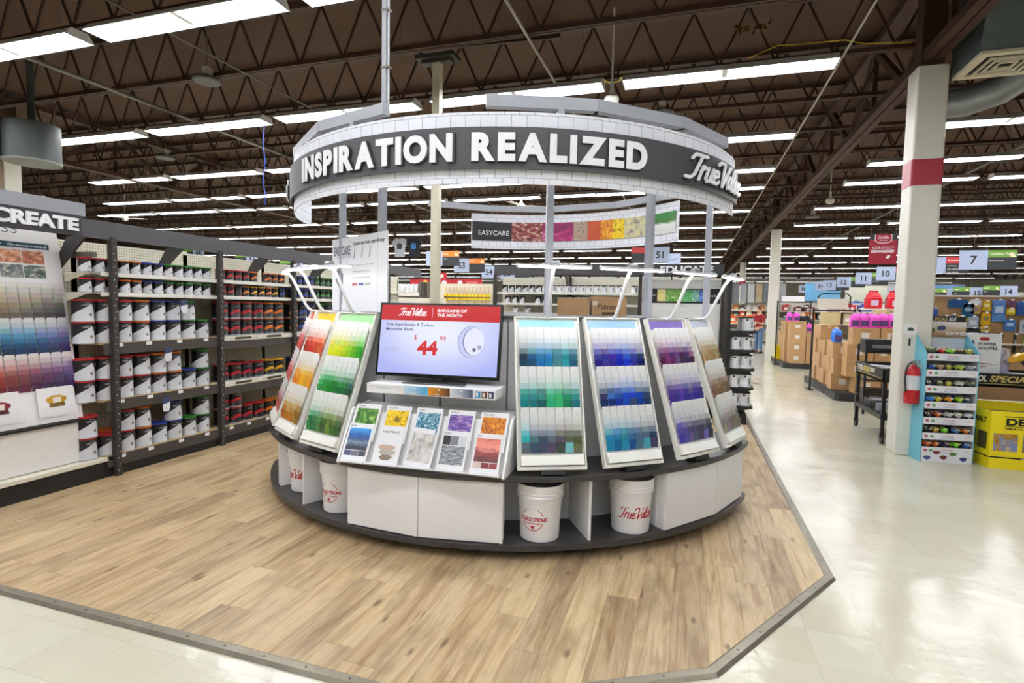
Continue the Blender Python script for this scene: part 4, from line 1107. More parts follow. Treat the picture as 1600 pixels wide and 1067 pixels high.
for k, (xc, cc, nm) in enumerate(((BW-.20, (196, 150, 20), 'yellow armchair'), (BW-.60, (130, 30, 50), 'dark red sofa'))):
    p = Mt @ Vector((xc, -.014, 0.055))
    t = thing('leaflet', 'white leaflet with a %s picture in a clear pocket, left board' % nm, 'leaflet', p, rot=(-.165, 0, PI/2))
    MB().bx(-.14, .14, -.004, .004, 0, .235).build('card', mat((240, 240, 240), .3, 0, .01), t)
    mb = MB(); mb.col = cc; mb.prism([(-.05+.012*math.sin(i*2.1)+.075*math.cos(i*.524)+.05, .125+(.045+.01*math.sin(i*3.3))*math.sin(i*.524)) for i in range(12)], -.0052, -.004, 'y')
    mb.col = (236, 230, 220); mb.prism([(-.03, .10), (.03, .10), (.035, .15), (-.03, .15)], -.006, -.004, 'y'); mb.col = tuple(v*.6 for v in cc); mb.prism([(-.06, .07), (.06, .07), (.055, .105), (-.055, .105)], -.0064, -.004, 'y')
    mb.build('picture', M_attr, t, col=True)
    g = G('clear_acrylic'); g.out(lin((250, 250, 255)), .05); g.b.inputs['Alpha'].default_value = .16
    MB().bx(-.145, .145, -.016, -.013, -.015, .075).build('clear_pocket', g.m, t)
t = thing('display_plinth', 'plain white cabinet under the leaning colour board at the left edge', 'cabinet', (-5.0, 2.4, .20))
MB().bx(-.30, .03, -1.4, .955, 0, .345).build('body', mat((236, 234, 230), .4, 0, .02), t, bevel=.003)
MB().bx(-.30, .06, -1.4, .965, .345, .372).build('ledge', mat((36, 35, 34), .4), t, bevel=.003)
t = thing('base_deck', 'low cream base deck with black kick board at the left edge', 'shelf', (-5.0, 2.4, 0))
MB().bx(-.36, .12, -1.4, 1.165, .16, .195).build('deck', M_cream, t, bevel=.004); MB().bx(-.36, .10, -1.4, 1.165, 0, .16).build('kick_board', mat((30, 29, 29), .45), t)
cs = thing('header_sign', 'dark header sign reading CREATE with pale grey top tube, upper left edge', 'sign', (-4.86, 2.2, 2.12), PI/2)
MB().bx(-1.2, 1.10, -.045, -.012, 0, .155).build('board', mat((58, 58, 62), .5, 0, .1), cs)
MB().bx(-1.2, 1.13, -.05, .02, .157, .262).build('top_tube', mat((150, 153, 160), .35, 0, .04), cs)
mb = MB(); text(mb, 'CREATE', 1.07, .028, .105, .60, .045, lambda a, b, d: (a, -.045-d, b), .016, anchor='r'); mb.build('lettering', M_letter, cs)
# ------------------------------------------------------------------ second rack, behind the counter
r2 = thing('paint_shelves', 'cream and dark steel paint shelves standing behind the round counter', 'shelving', (-1.3, 8.8, 0))
def P2(mb, name, m, **k):
    mb.v = [(v[0]+1.3, v[1]-8.8, v[2]) for v in mb.v]; return mb.build(name, m, r2, **k)
P2(MB().bx(-3.1, .42, 9.05, 9.07, 0, 2.10), 'pegboard_back', M_peg)
P2(MB().bx(-3.1, .43, 8.60, 8.63, 2.118, 2.27), 'fascia', M_fas)
for x in (-3.085, -1.92, -.75, .43):
    P2(MB().bx(x-.025, x+.025, 8.60 if x != -1.92 else 9.0, 8.65 if x != -1.92 else 9.05, 0, 2.13), 'upright', mat((58, 55, 52), .5, .2))
for x in (-1.92, -.3): P2(MB().prism([(8.63, 2.13), (8.86, 2.13), (8.98, 1.93), (8.98, 1.86), (8.94, 1.86)], x-.01, x+.01, 'x'), 'gusset', mat((48, 47, 46), .5))
for z_ in (1.84, 1.665, 1.48, 1.22, .94, .66, .2):
    mb = MB(); mb.bx(-3.07, -.77, 8.66, 9.05, z_-.012, z_); mb.bx(-3.07, -.77, 8.645, 8.66, z_-.03, z_+.003); P2(mb, 'white_shelf', mat((240, 238, 230), .4, 0, .02))
P2(MB().bx(-3.1, .45, 8.66, 9.5, 0, .12), 'kick_plate', mat((28, 27, 27), .5))
mb = MB(); mb.bx(-.72, .40, 8.72, 8.78, .3, 2.05); P2(mb, 'display_board', mat((240, 242, 240), .35, 0, .02))
P2(MB().bx(-.72, .40, 8.715, 8.72, 1.705, 1.925), 'dark_strip', mat((30, 30, 32), .4))
for i, (x0, x1, pic) in enumerate(((-.50, -.38, dict(stops=[(.3, (230, 220, 90)), (.7, (246, 236, 200))], scale=3)), (-.38, -.13, dict(stops=[(.3, (60, 130, 40)), (.6, (150, 200, 110)), (.7, (220, 236, 190))], scale=4)), (-.13, .0, dict(stops=[(.3, (60, 150, 90)), (.6, (120, 200, 130))], scale=4)), (.0, .10, dict(stops=[(.3, (20, 90, 110)), (.6, (160, 216, 190))], scale=4)), (.10, .22, dict(stops=[(.3, (30, 50, 150)), (.6, (120, 160, 230))], scale=6)))):
    P2(MB().bx(x0, x1, 8.708, 8.715, 1.73, 1.91), 'photo', picture(seed=i*1.3, **pic))
mb = MB(); text(mb, 'EasyCare', -.70, 1.80, .04, .17, .0, lambda a, b, d: (a, 8.712-d, b), .002); text(mb, 'EasyCare', .24, 1.80, .035, .14, .0, lambda a, b, d: (a, 8.712-d, b), .002); P2(mb, 'strip_lettering', M_letter)
es = thing('header_sign', 'dark header sign reading EDUCATE over the white board behind the counter', 'sign', (-.06, 8.58, 2.115))
MB().bx(-.48, .49, -.03, .018, 0, .16).build('board', mat((50, 50, 54), .5, 0, .1), es)
mb = MB(); text(mb, 'EDUCATE', -.40, .03, .105, .74, .03, lambda a, b, d: (a, -.03-d, b), .014); mb.build('lettering', M_letter, es)
def row2(nm, z, n, x0, dx, size, skip=(), kinds=None):
    for i in range(n):
        if i in skip: continue
        grey = i < 6
        r, h = (.083, .19) if size == 'gallon' else (.052, .122)
        put_can(size, 'wedge' if grey else 'plain', 'grey' if grey else 'black', (x0+dx*i, 8.68+r, z), random.uniform(-.2, .2),
                '%s %s can, %s from left, %s shelf behind the counter' % ('blue-grey' if grey else 'white and black', size, ORD[i], nm), 'cans on the shelves behind the counter', (120, 136, 176) if grey else None)
row2('top', 1.84, 19, -2.95, .117, 'quart', skip=(17,)); row2('second', 1.665, 12, -2.90, .13, 'quart', skip=(3, 6)); row2('third', 1.48-.21, 0, 0, 1, 'quart')
row2('third', 1.222, 0, 0, 1, 'gallon')
for i, x in enumerate((-2.75, -2.55, -1.9, -1.45, -1.0)):
    put_can('quart' , 'plain', 'grey', (x, 8.74, 1.48), 0, 'white and grey quart can, %s from left on the low shelf behind the counter' % ORD[i], 'cans on the shelves behind the counter')

# end rack of white gallon cans facing the aisle
er = thing('end_rack', 'black steel end rack of white gallon cans beside the tile aisle', 'shelving', (.65, 8.75, 0))
Mb2 = mat((34, 33, 32), .5, .1)
MB().bx(-.17, -.12, -.45, .45, 0, 2.02).build('back_panel', Mb2, er)
MB().bx(-.12, .14, -.42, .42, 0, .16).build('base', Mb2, er)
EZ = (1.33, 1.065, .80, .535, .27)
for z_ in EZ:
    mb = MB(); mb.bx(-.12, .20, -.42, .42, z_-.012, z_); mb.bx(.20, .215, -.42, .42, z_-.03, z_+.008)
    for s in (-1, 1): mb.prism([(-.12, z_-.012), (.2, z_-.012), (.2, z_-.03), (-.12, z_-.10)], s*.41-.006, s*.41+.006, 'y')
    mb.build('shelf', Mb2, er)
for k, z_ in enumerate(EZ):
    for i, (dx, dy) in enumerate(((-.01, -.32), (.11, -.30), (.11, -.10), (.11, .12), (.11, .32))):
        if i == 0 and k == 0: continue
        if i == 0: dx, dy = -.035, -.34
        put_can('gallon', 'plain', 'black', (.65+dx if i else .57, 8.75+dy if i else 8.42, z_), rad(0 if i < 2 else 60), 'white gallon can, %s from the front, %s shelf down on the black end rack' % (ORD[i], ORD[k]), 'white cans on the end rack') if i else None
    put_can('gallon', 'plain', 'black', (.615, 8.42, z_), 0, 'white gallon can on the inner front corner, %s shelf down, black end rack' % ORD[k], 'white cans on the end rack') if k else None

# ------------------------------------------------------------------ hanging signs
def hanger(mb, x, y, z): mb.cyl((x, y, z), (x, y, 5.54), .004, n=5)
M_plate = mat((168, 180, 206), .45, 0, .03)
def aisle_sign(num, p, rz=0.0, board='r', hue=(110, 160, 60), lab='', s=1.0, lines=('', '')):
    t = thing('aisle_sign', lab, 'aisle sign', p, rz)
    hh, ww = .225*s, .275*s
    MB().bx(-ww, ww, -.012, .012, -hh, hh).build('number_plate', M_plate, t)
    mb = MB(); text(mb, num, 0, -.10*s, .20*s, None, .02, lambda a, b, d: (a, -.012-d, b), .003, anchor='c'); mb.build('number', mat((28, 28, 34), .5), t)
    if board:
        k = 1 if board == 'r' else -1
        a, b = sorted((k*ww, k*(ww+.55*s)))
        MB().bx(a, b, -.010, .010, -hh, hh).build('info_board', mat((44, 46, 50), .5), t)
        MB().bx(a, b, -.0125, -.010, hh*.25, hh).build('colour_band', mat(hue, .45), t)
        if lines[0]:
            mb = MB(); text(mb, lines[0], a+.04*s, hh*.5, .055*s, None, .01, lambda q, b_, d: (q, -.0125-d, b_), .003)
            for k_, ln in enumerate(lines[1:]):
                if ln: text(mb, ln, a+.04*s, -.03*s-k_*.09*s, .035*s, None, .0, lambda q, b_, d: (q, -.010-d, b_), .003)
            mb.build('info_lettering', mat((236, 234, 220), .5), t)
            mb = MB(); cx_ = b-.10*s
            mb.ball((cx_, -.013, hh*.55), (.05*s, .004, .05*s), 10, 6); mb.prism([(cx_, hh*.3), (cx_+.09*s, hh*.3), (cx_+.03*s, hh*.6)], -.016, -.0125, 'y'); mb.build('pictogram', mat((236, 222, 180), .5), t)
    mb = MB(); mb.cyl((-ww+.04, 0, hh), (-ww+.04, 0, 5.54-p[2]), .003, n=5); mb.cyl((ww-.04, 0, hh), (ww-.04, 0, 5.54-p[2]), .003, n=5); mb.build('wire', Mp, t)
    return t
NW = {'7': 'seven', '8': 'eight', '10': 'ten', '11': 'eleven', '12': 'twelve', '13': 'thirteen', '14': 'fourteen', '15': 'fifteen', '16': 'sixteen', '51': 'fifty-one', '52': 'fifty-two', '53': 'fifty-three', '54': 'fifty-four', '55': 'fifty-five', '44': 'forty-four', '43': 'forty-three', '42': 'forty-two'}
GR, OR, RD = (112, 158, 60), (226, 128, 40), (200, 50, 54)
for num, p, bd, hue, ln in (('7', (6.26, 15.8, 2.914), 'r', GR, ('Outdoor Power', 'lawn mowers')), ('8', (6.44, 18.55, 3.0), 'r', RD, ('Automotive', 'anti-freeze', 'auto additives', 'hand cleaners')),
        ('10', (6.15, 21.58, 2.96), 'r', RD, ('',)), ('11', (6.35, 24.9, 2.98), 'r', GR, ('Lawn', 'sprinklers', 'hose reels')), ('12', (6.32, 27.7, 2.97), 'r', GR, ('',)), ('13', (6.11, 29.4, 2.91), 'r', GR, ('',)),
        ('14', (6.15, 31.3, 2.95), 'r', GR, ('',)), ('15', (6.55, 36.0, 3.03), '', GR, ('',)), ('16', (6.45, 37.6, 3.05), '', GR, ('',)),
        ('51', (-.94, 16.9, 3.21), 'l', RD, ('',)), ('52', (-7.54, 15.5, 3.03), 'r', OR, ('Paint', 'rollers')), ('53', (-7.36, 17.2, 2.95), 'r', OR, ('Paint', '')), ('54', (-6.82, 18.4, 2.81), '', OR, ('',)), ('55', (-6.35, 19.04, 2.80), 'r', OR, ('',)),
        ('44', (-18.4, 16.96, 3.46), 'l', GR, ('',)), ('43', (-16.4, 17.6, 3.28), 'l', GR, ('',)), ('42', (-14.7, 18.1, 3.07), 'l', GR, ('',))):
    aisle_sign(num, p, 0, bd, hue, 'hanging grey aisle sign reading %s%s' % (NW[num], ', with a %s band' % {GR: 'green', OR: 'orange', RD: 'red'}[hue] if bd else ''), 1.0, ln+('',) if len(ln) == 1 else ln)
for num, p in (('14', (9.28, 21, 2.37)), ('15', (8.62, 21.3, 2.33)), ('16', (8.12, 21.6, 2.30))):
    aisle_sign(num, p, 0, 'l', GR, 'small low aisle sign %s with green band, above the tan pegboard' % NW[num], .8, ('Lawn', 'garden'))
t = thing('aisle_sign', 'blank grey plate hanging just behind aisle sign fifty-one', 'aisle sign', (-.60, 18.5, 3.16)); MB().bx(-.2, .22, -.01, .01, -.22, .24).build('number_plate', M_plate, t)
mb = MB(); hanger(mb, 0, 0, .24) if False else mb.cyl((0, 0, .24), (0, 0, 2.38), .003, n=5); mb.build('wire', Mp, t)
lb = thing('hanging_banner', 'dark red banner reading YOUR LOYALTY REWARDED above the cartons', 'banner', (3.345, 12.0, 2.53))
MB().bx(-.225, .225, -.004, .004, 0, .55).build('cloth', mat((168, 34, 56), .5), lb)
mb = MB(); mb.bx(-.225, -.13, -.006, -.004, .45, .55); mb.bx(.13, .225, -.006, -.004, .45, .55); mb.build('dark_corners', mat((50, 50, 56), .5), lb)
mb = MB(); mb.prism([(-.14, .55), (-.14, .43), (-.09, .395), (0, .38), (.09, .395), (.14, .43), (.14, .55)], -.008, -.005, 'y'); mb.build('shield_edge', M_letter, lb)
mb = MB(); mb.prism([(-.128, .55), (-.128, .437), (-.085, .407), (0, .392), (.085, .407), (.128, .437), (.128, .55)], -.010, -.006, 'y'); mb.build('shield', mat((178, 36, 56), .5), lb)
mb = MB(); logo(mb, -.10, .47, .20, .05, lambda a, b, d: (a, -.0105-d, b), .001, .11); text(mb, 'REWARDS', 0, .43, .018, .13, .01, lambda a, b, d: (a, -.0105-d, b), .001, anchor='c')
text(mb, 'YOUR LOYALTY', 0, .285, .04, .36, .0, lambda a, b, d: (a, -.005-d, b), .002, anchor='c'); text(mb, 'REWARDED', 0, .215, .05, .37, .04, lambda a, b, d: (a, -.005-d, b), .002, anchor='c')
mb.prism([(.05, .12), (.09, .10), (.13, .15), (.09, .175)], -.008, -.004, 'y'); mb.build('lettering', M_letter, lb)
mb = MB(); mb.cyl((-.2, 0, .55), (-.2, 0, 3.0), .003, n=5); mb.cyl((.2, 0, .55), (.2, 0, 3.0), .003, n=5); mb.build('wire', Mp, lb)

# ------------------------------------------------------------------ things under the roof
def fan(p, lab, blades=True, top=5.54):
    t = thing('ceiling_fan', lab, 'ceiling fan', p); MW = mat((226, 224, 216), .35)
    MB().cyl((0, 0, .05), (0, 0, top-p[2]), .014, n=8).build('down_rod', MW, t)
    MB().lathe([(.001, -.10), (.05, -.09), (.09, -.05), (.10, -.01), (.09, .03), (.04, .06), (.02, .14), (.03, .2), (.001, .2)], 20).build('motor', MW, t)
    if blades:
        for k in range(3):
            mb = MB(); mb.M = Matrix.Rotation(rad(20+120*k), 4, 'Z'); mb.hexa([(.08, -.03, -.01), (.68, -.07, -.025), (.68, .07, -.005), (.08, .03, .0), (.08, -.03, -.004), (.68, -.07, -.019), (.68, .07, .001), (.08, .03, .006)]); mb.build('blade', MW, t)
    return t
f = fan((-1.11, 7.54, 4.37), 'white fan motor on a rod, right above the ring sign', False)
mb = MB(); mb.arc(0, 0, .10, .14, -10, 190, .26, .268, 16); mb.build('yellow_bracket', mat((214, 180, 30), .4), f)
fan((-4.33, 14.0, 4.25), 'white three-blade fan seen through the ring sign'); fan((-18.1, 13.8, 4.3), 'white three-blade fan far left, above the paint rack'); fan((3.18, 15.7, 4.4), 'small white fan motor left of the big white column', False)
def speaker(p, lab):
    t = thing('ceiling_speaker', lab, 'speaker', p)
    MB().lathe([(.001, 0), (.17, .0), (.19, .02), (.17, .05), (.08, .07), (.001, .07)], 24).build('dish', mat((84, 86, 86), .5), t)
    MB().bx(-.05, .05, -.05, .05, .07, .20).build('box', mat((200, 200, 180), .5), t); MB().cyl((0, 0, .2), (0, 0, 5.54-p[2]), .008, n=6).build('rod', Mp, t)
speaker((-6.5, 6.18, 4.62), 'round dark speaker dish under the upper left joists'); speaker((-10.85, 9.2, 4.62), 'small round speaker dish further back on the left ceiling'); speaker((-.55, 9.18, 4.66), 'round speaker dish just right of the white fan motor'); speaker((3.6, 10.6, 4.55), 'dark speaker dish right of the big white column')
speaker((3.2, 17.8, 4.3), 'distant speaker dish left of the big column, between lamp rows')
t = thing('hanging_wire', 'loose blue wire dangling left of the ring sign', 'wire', (-6.46, 7.20, 3.13))
MB().tube([(.02*math.sin(k*.9), .01*math.cos(k), k*.08) for k in range(0, 17)], .007, 6).build('wire', mat((60, 90, 220), .4), t)
t = thing('air_unit', 'round grey-green air unit under the roof at the far left edge', 'air duct', (-9.9, 6.08, 3.72))
MB().cyl((0, 0, 0), (0, 0, .56), .36, n=32).build('drum', mat((66, 74, 72), .5), t); MB().cyl((0, 0, -.03), (0, 0, 0), .37, n=32).build('base_plate', mat((120, 124, 118), .5), t)
MB().cyl((0, 0, .56), (0, 0, 1.81), .05, n=10).build('hanger', mat((66, 74, 72), .5), t)
t = thing('air_duct', 'big grey square air duct with cream grille at the top right corner', 'air duct', (2.90, 7.05, 4.16))
Mg = mat((98, 108, 110), .35, .4, .15)
MB().hexa([(-.30, -.30, .03), (.46, -.30, .03), (.46, .32, .03), (-.30, .32, .03), (-.30, -.75, 1.35), (1.3, -.75, 1.35), (1.3, .32, 1.35), (-.30, .32, 1.35)]).build('duct_body', Mg, t)
mb = MB(); Mc = mat((222, 214, 188), .4)
def frame(mb, a, b, z, h):   # square ring between half sizes a>b
    for (x0, x1, y0, y1) in ((-a, a, -a, -b), (-a, a, b, a), (-a, -b, -b, b), (b, a, -b, b)): mb.bx(x0+.04, x1+.04, y0, y1, z, z+h)
frame(mb, .33, .25, 0, .03)
for a in (.205, .145, .085): frame(mb, a, a-.022, -.012, .02)
mb.build('grille', Mc, t); MB().bx(-.21, .29, -.25, .25, .02, .03).build('grille_dark', mat((34, 36, 36), .7), t)
mb = MB(); mb.tube([(-.15, 1.2, .02), (.15, 1.15, .02), (.42, 1.0, .08), (.62, .75, .2), (.8, .4, .45)], .17, 20); mb.build('round_elbow', mat((150, 156, 158), .3, .5), t)
t = thing('small_box', 'small pale junction box on a joist at the left', 'box', (-19.6, 12.2, 4.62)); MB().bx(-.2, .2, -.06, .06, 0, .16).build('box', mat((214, 212, 196), .5), t); MB().cyl((0, 0, .16), (0, 0, .9), .01, n=6).build('rod', Mp, t)
t = thing('warning_lamp', 'orange lamp box fixed to the far left column', 'lamp', (-12.98, 7.2, 3.75)); MB().bx(-.1, .1, -.06, .1, 0, .35).build('housing', mat((230, 140, 60), .4), t)

t = thing('yellow_rope', 'thin yellow cord strung below the joists, left of the air duct', 'rope', (0, 0, 0))
MB().tube([(.55, 7.55, 4.71), (.85, 7.33, 4.73), (1.02, 7.34, 4.72), (1.56, 7.39, 4.73), (1.78, 7.5, 4.71), (2.3, 7.65, 4.73)], .006, 6).build('cord', mat((214, 186, 30), .5), t)
t = thing('torn_wrapping', 'torn scraps of yellow-brown wrapping caught in the roof steel, upper right', 'scrap', (.52, 7.3, 4.95))
mb = MB(); r9 = random.Random(5)
for k in range(9):
    x_, z_ = -.14+k*.045, r9.uniform(-.05, .06)
    mb.hexa([(x_+r9.uniform(-.03, .03), y_, z_+s_*.03+r9.uniform(-.03, .03)) for s_ in (-1, 1) for y_ in (-.01, .01) for _ in (0, 1)])
mb.build('scraps', mat((128, 92, 26), .5, 0, .5), t); MB().cyl((0, 0, .02), (0, 0, .5), .004, n=5).build('strand', Mp, t)

# ------------------------------------------------------------------ right side: column extras
ex = thing('fire_extinguisher', 'red fire extinguisher mounted on the front of the big white column', 'fire extinguisher', (2.375, 7.205, .62))
MB().lathe([(.001, 0), (.07, 0), (.076, .01), (.076, .34), (.06, .385), (.026, .41), (.022, .43), (.001, .43)], 28).build('cylinder', mat((190, 20, 32), .25), ex)
mb = MB(); mb.lathe([(.0765, .15), (.077, .15), (.077, .31), (.0765, .31)], 28); mb.build('label', mat((226, 226, 230), .4, 0, .15), ex)
mb = MB(); mb.cyl((0, 0, .43), (0, 0, .47), .018, n=10); mb.bar((0, -.01, .47), (.085, -.02, .485), .02, .01); mb.bar((0, -.01, .45), (.09, -.02, .44), .02, .008); mb.ball((-.02, -.02, .46), .014); mb.build('valve_handle', mat((150, 150, 152), .3, .6), ex)
MB().tube([(-.02, 0, .45), (-.06, -.03, .43), (-.084, -.04, .36), (-.088, -.04, .26), (-.08, -.05, .16), (-.078, -.05, .12)], .009, 8).build('hose', mat((22, 22, 22), .5), ex)
MB().bx(-.03, .03, .06, .095, .2, .3).build('bracket', mat((60, 60, 60), .4, .5), ex)
MB().tube([(.03, -.03, .43), (.06, -.05, .40), (.075, -.05, .33), (.085, -.04, .29)], .006, 6).build('tag_strap', mat((226, 220, 120), .5), ex)
for nm, lab, z_, hh in (('notice', 'small white picture notice taped to the big column', 1.40, .085), ):
    t = thing(nm, lab, 'notice', (2.35, 7.297, z_)); MB().bx(-.06, .06, -.002, .002, -.02, .10).build('paper', mat((240, 240, 240), .5, 0, .01), t)
    mb = MB(); mb.prism([(-.03, .02), (.03, .02), (.035, .04), (.01, .06), (-.02, .055)], -.004, -.002, 'y'); mb.build('picture', mat((60, 90, 80), .5), t)
t = thing('number_sticker', 'small black number one on the big column above the extinguisher', 'sticker', (2.35, 7.297, 1.25)); mb = MB(); text(mb, '1', 0, 0, .085, None, .04, lambda a, b, d: (a, -d, b), .002, anchor='c'); mb.build('numeral', mat((24, 24, 26), .5), t)

# toy display
td = thing('toy_display', 'tall pale blue cardboard display of toy cars in front of the big column', 'display stand', (2.675, 7.25, 0), rad(7.5))
Mbl = mat((112, 186, 206), .45, 0, .04); Mlb = mat((214, 222, 232), .5, 0, .03)
for s in (-1, 1):
    mb = MB(); mb.prism([(-.15, 0), (.13, 0), (.13, 1.40), (.10, 1.40), (-.15, 1.20)], s*.252-.004, s*.252+.004, 'x'); mb.build('side_wall', Mbl, td)
    mb = MB(); mb.prism([(-.145, .01), (.125, .01), (.125, 1.18), (-.145, 1.18)], s*.247-.001, s*.247+.001, 'x'); mb.build('side_lining', Mlb, td)
MB().bx(-.25, .25, .12, .13, 0, 1.53).build('back_wall', Mlb, td)
TZ = [.0, .25, .42, .59, .765, .94, 1.115]
for k, z_ in enumerate(TZ):
    h = .17 if k == 0 else .075
    MB().bx(-.245, .245, -.155, -.148, z_, z_+h).build('front_lip', mat((236, 238, 244), .4, 0, .02), td)
    zs = z_+h-.018
    MB().bx(-.245, .245, -.148, .12, zs-.006, zs).build('shelf', Mlb, td)
    mb = MB(); mb.col = (176, 50, 70); text(mb, 'MOTORIZED', 0, z_+h-.038, .016, .11, .0, lambda a, b, d: (a, -.156-d, b), .001, anchor='c')
    mb.col = (90, 120, 190); text(mb, 'BUG RACERS', 0, z_+h-.060, .010, .13, .0, lambda a, b, d: (a, -.156-d, b), .001, anchor='c'); mb.col = (190, 70, 80); text(mb, '2 for', .16, z_+h-.040, .014, .06, .0, lambda a, b, d: (a, -.156-d, b), .001)
    mb.col = (100, 170, 90); mb.prism([(-.155+.02*math.cos(i*.785), z_+h-.038+.015*math.sin(i*.785)) for i in range(8)], -.157, -.156, 'y'); mb.col = (200, 90, 110); mb.prism([(-.21+.02*math.cos(i*.785), z_+h-.038+.015*math.sin(i*.785)) for i in range(8)], -.157, -.156, 'y')
    if k == 0:
        for cx_, cz_, cc in ((-.19, .05, (70, 80, 140)), (-.10, .11, (130, 60, 60)), (-.03, .06, (120, 60, 50)), (.06, .10, (90, 130, 60)), (.16, .05, (60, 70, 130))):
            mb.col = cc; mb.prism([(cx_+.035*math.cos(i*.785)*(1+.3*math.sin(i*2.3)), cz_+.024*math.sin(i*.785)) for i in range(8)], -.157, -.156, 'y')
    mb.build('printing', M_attr, td, col=True)
MB().bx(-.245, .245, .105, .119, 1.36, 1.53).build('header_card', picture(stops=[(.3, (150, 120, 90)), (.5, (196, 176, 150)), (.7, (230, 226, 226))], scale=2, vgrad=.5), td)
mb = MB(); text(mb, 'BODI WHEEL', .05, 1.385, .035, .2, .02, lambda a, b, d: (a, .104-d, b), .002); mb.build('header_lettering', M_letter, td)
mb = MB(); mb.col = (80, 96, 60); mb.ball((-.12, .10, 1.43), (.06, .01, .035)); mb.col = (70, 80, 130); mb.ball((.0, .10, 1.46), (.045, .01, .028)); mb.build('header_picture', M_attr, td, col=True)
toy0 = thing('toy_car', 'x', 'toy'); used_toy = False
mb = MB(); mb.ball((0, 0, .040), (.034, .052, .030), 12, 8); mb.ball((0, -.035, .052), (.025, .024, .022), 10, 6); mb.build('body', obj_mat(.3), toy0)
mb = MB(); [mb.cyl((s*.022, y_, .018), (s*.038, y_, .018), .018, n=10) for s in (-1, 1) for y_ in (-.025, .025)]; mb.build('wheels', mat((30, 30, 32), .4), toy0)
mb = MB(); [mb.ball((s*.011, -.056, .060), .009, 8, 6) for s in (-1, 1)]; mb.ball((0, .0, .068), (.014, .026, .007), 8, 6); mb.build('eyes', mat((220, 220, 180), .3), toy0)
TC = [[(220, 90, 30), (230, 100, 40), (70, 50, 110), (120, 220, 40), (50, 110, 200)], [(40, 34, 30), (210, 160, 60), (110, 210, 40), (90, 130, 190), (220, 110, 40)], [(60, 50, 50), (210, 90, 40), (200, 200, 204), (230, 226, 226), (210, 216, 220)],
      [(50, 120, 200), (220, 200, 40), (220, 140, 40), (150, 220, 40), (70, 90, 120)], [(80, 80, 90), (90, 120, 60), (200, 190, 60), (200, 200, 190), (80, 90, 60)], [(50, 90, 180), (200, 160, 140), (200, 190, 80), (170, 200, 70), (170, 180, 190)], [(70, 80, 60), (190, 30, 50), (120, 200, 50), (90, 70, 60), (190, 180, 80)]]
TN = ['lowest', 'second', 'third', 'fourth', 'fifth', 'sixth', 'top']
Md = Matrix.Translation(td.location) @ Matrix.Rotation(rad(7.5), 4, 'Z')
for k in range(7):
    for j in range(2):
        for i in range(5):
            zs = TZ[k]+(.17 if k == 0 else .075)-.018
            p = Md @ Vector((-.19+i*.095+random.uniform(-.012, .012), -.095+j*.11, zs))
            c = TC[k][i] if j == 0 else tuple(min(255, v*random.uniform(.5, 1.1)) for v in TC[k][(i+2) % 5])
            lab = 'toy car, %s from left in the %s row, %s tier of the blue display' % (ORD[i], 'front' if j == 0 else 'rear', TN[k])
            if not used_toy: o = toy0; toy0.location = p; toy0.rotation_euler = (0, 0, rad(20)); toy0['label'] = lab; toy0['group'] = 'toy cars in the blue display'; toy0.children[0].color = lin(c); used_toy = True
            else: o = dup(toy0, p, rad(random.uniform(-30, 50)), lab, 'toy cars in the blue display', {'body': c})

# wheeled cart left of the column
def lattice(mb, x0, x1, y0, y1, z, n=8, r=.002):
    for i in range(n+1):
        x = x0+(x1-x0)*i/n; mb.cyl((x, y0, z), (x, y1, z), r, n=4); y = y0+(y1-y0)*i/n; mb.cyl((x0, y, z), (x1, y, z), r, n=4)
def cart(p, w, d, lab, side, hd):
    t = thing('sale_cart', lab, 'cart', p); Mk = mat((30, 29, 28), .4, .2)
    for sx in (0, w):
        for sy in (0, d):
            l = MB().bx(sx-.02, sx+.02, sy-.02, sy+.02, .11, .80).build('leg', Mk, t)
            c = MB().cyl((sx-.018, sy, .052), (sx+.018, sy, .052), .05, n=20); c.bx(sx-.026, sx+.026, sy-.02, sy+.02, .07, .12); c.build('caster', mat((44, 43, 42), .4), t)
    mb = MB(); mb.bx(-.03, w+.03, -.03, d+.03, .775, .79); 
    for (x0, x1, y0, y1) in ((-.03, -.015, -.03, d+.03), (w+.015, w+.03, -.03, d+.03), (-.03, w+.03, -.03, -.015), (-.03, w+.03, d+.015, d+.03)): mb.bx(x0, x1, y0, y1, .77, .93)
    mb.build('tray', Mk, t)
    mb = MB(); mb.bx(-.02, w+.02, -.02, d+.02, .30, .32); mb.bx(-.03, -.01, -.02, d+.02, .30, .36); mb.bx(-.02, w+.02, -.03, -.01, .30, .36); mb.build('lower_shelf', Mk, t)
    mb = MB()
    for i in range(14): y = d*i/13; mb.cyl((-.02, y, .36), (-.02, y, .48), .002, n=4)
    mb.cyl((-.02, 0, .48), (-.02, d, .48), .003, n=4); mb.build('wire_side', Mp, t)
    mb = MB(); mg = MB()
    if side == 'x': fn = lambda a, b, d_: (-.031-d_, d-a, b)
    else: fn = lambda a, b, d_: (a, -.031-d_, b)
    L = d if side == 'x' else w
    X_ = side == 'x'
    text(mb, 'TOOL', .06 if X_ else -.015, .83, .075, .26 if X_ else .19, .03, fn, .003, shear=.2); text(mb, 'DO-IT', .65 if X_ else .72, .85, .055, .17, .03, fn, .003)
    mb.build('white_lettering', mat((236, 236, 230), .4), t)
    text(mg, 'SPECIALS', .34 if X_ else .20, .83, .075, .29 if X_ else .46, .03, fn, .003, shear=.2)
    mg.add([fn(.06, .805, .002), fn(.95*L, .805, .002), fn(.95*L, .812, .002), fn(.06, .812, .002)], [(0, 1, 2, 3)])
    mg.build('gold_lettering', mat((220, 196, 120), .4), t)
    return t
cart((2.30, 7.86, 0), .62, 1.12, 'black wheeled tool cart to the left of the big white column', 'x', 1)
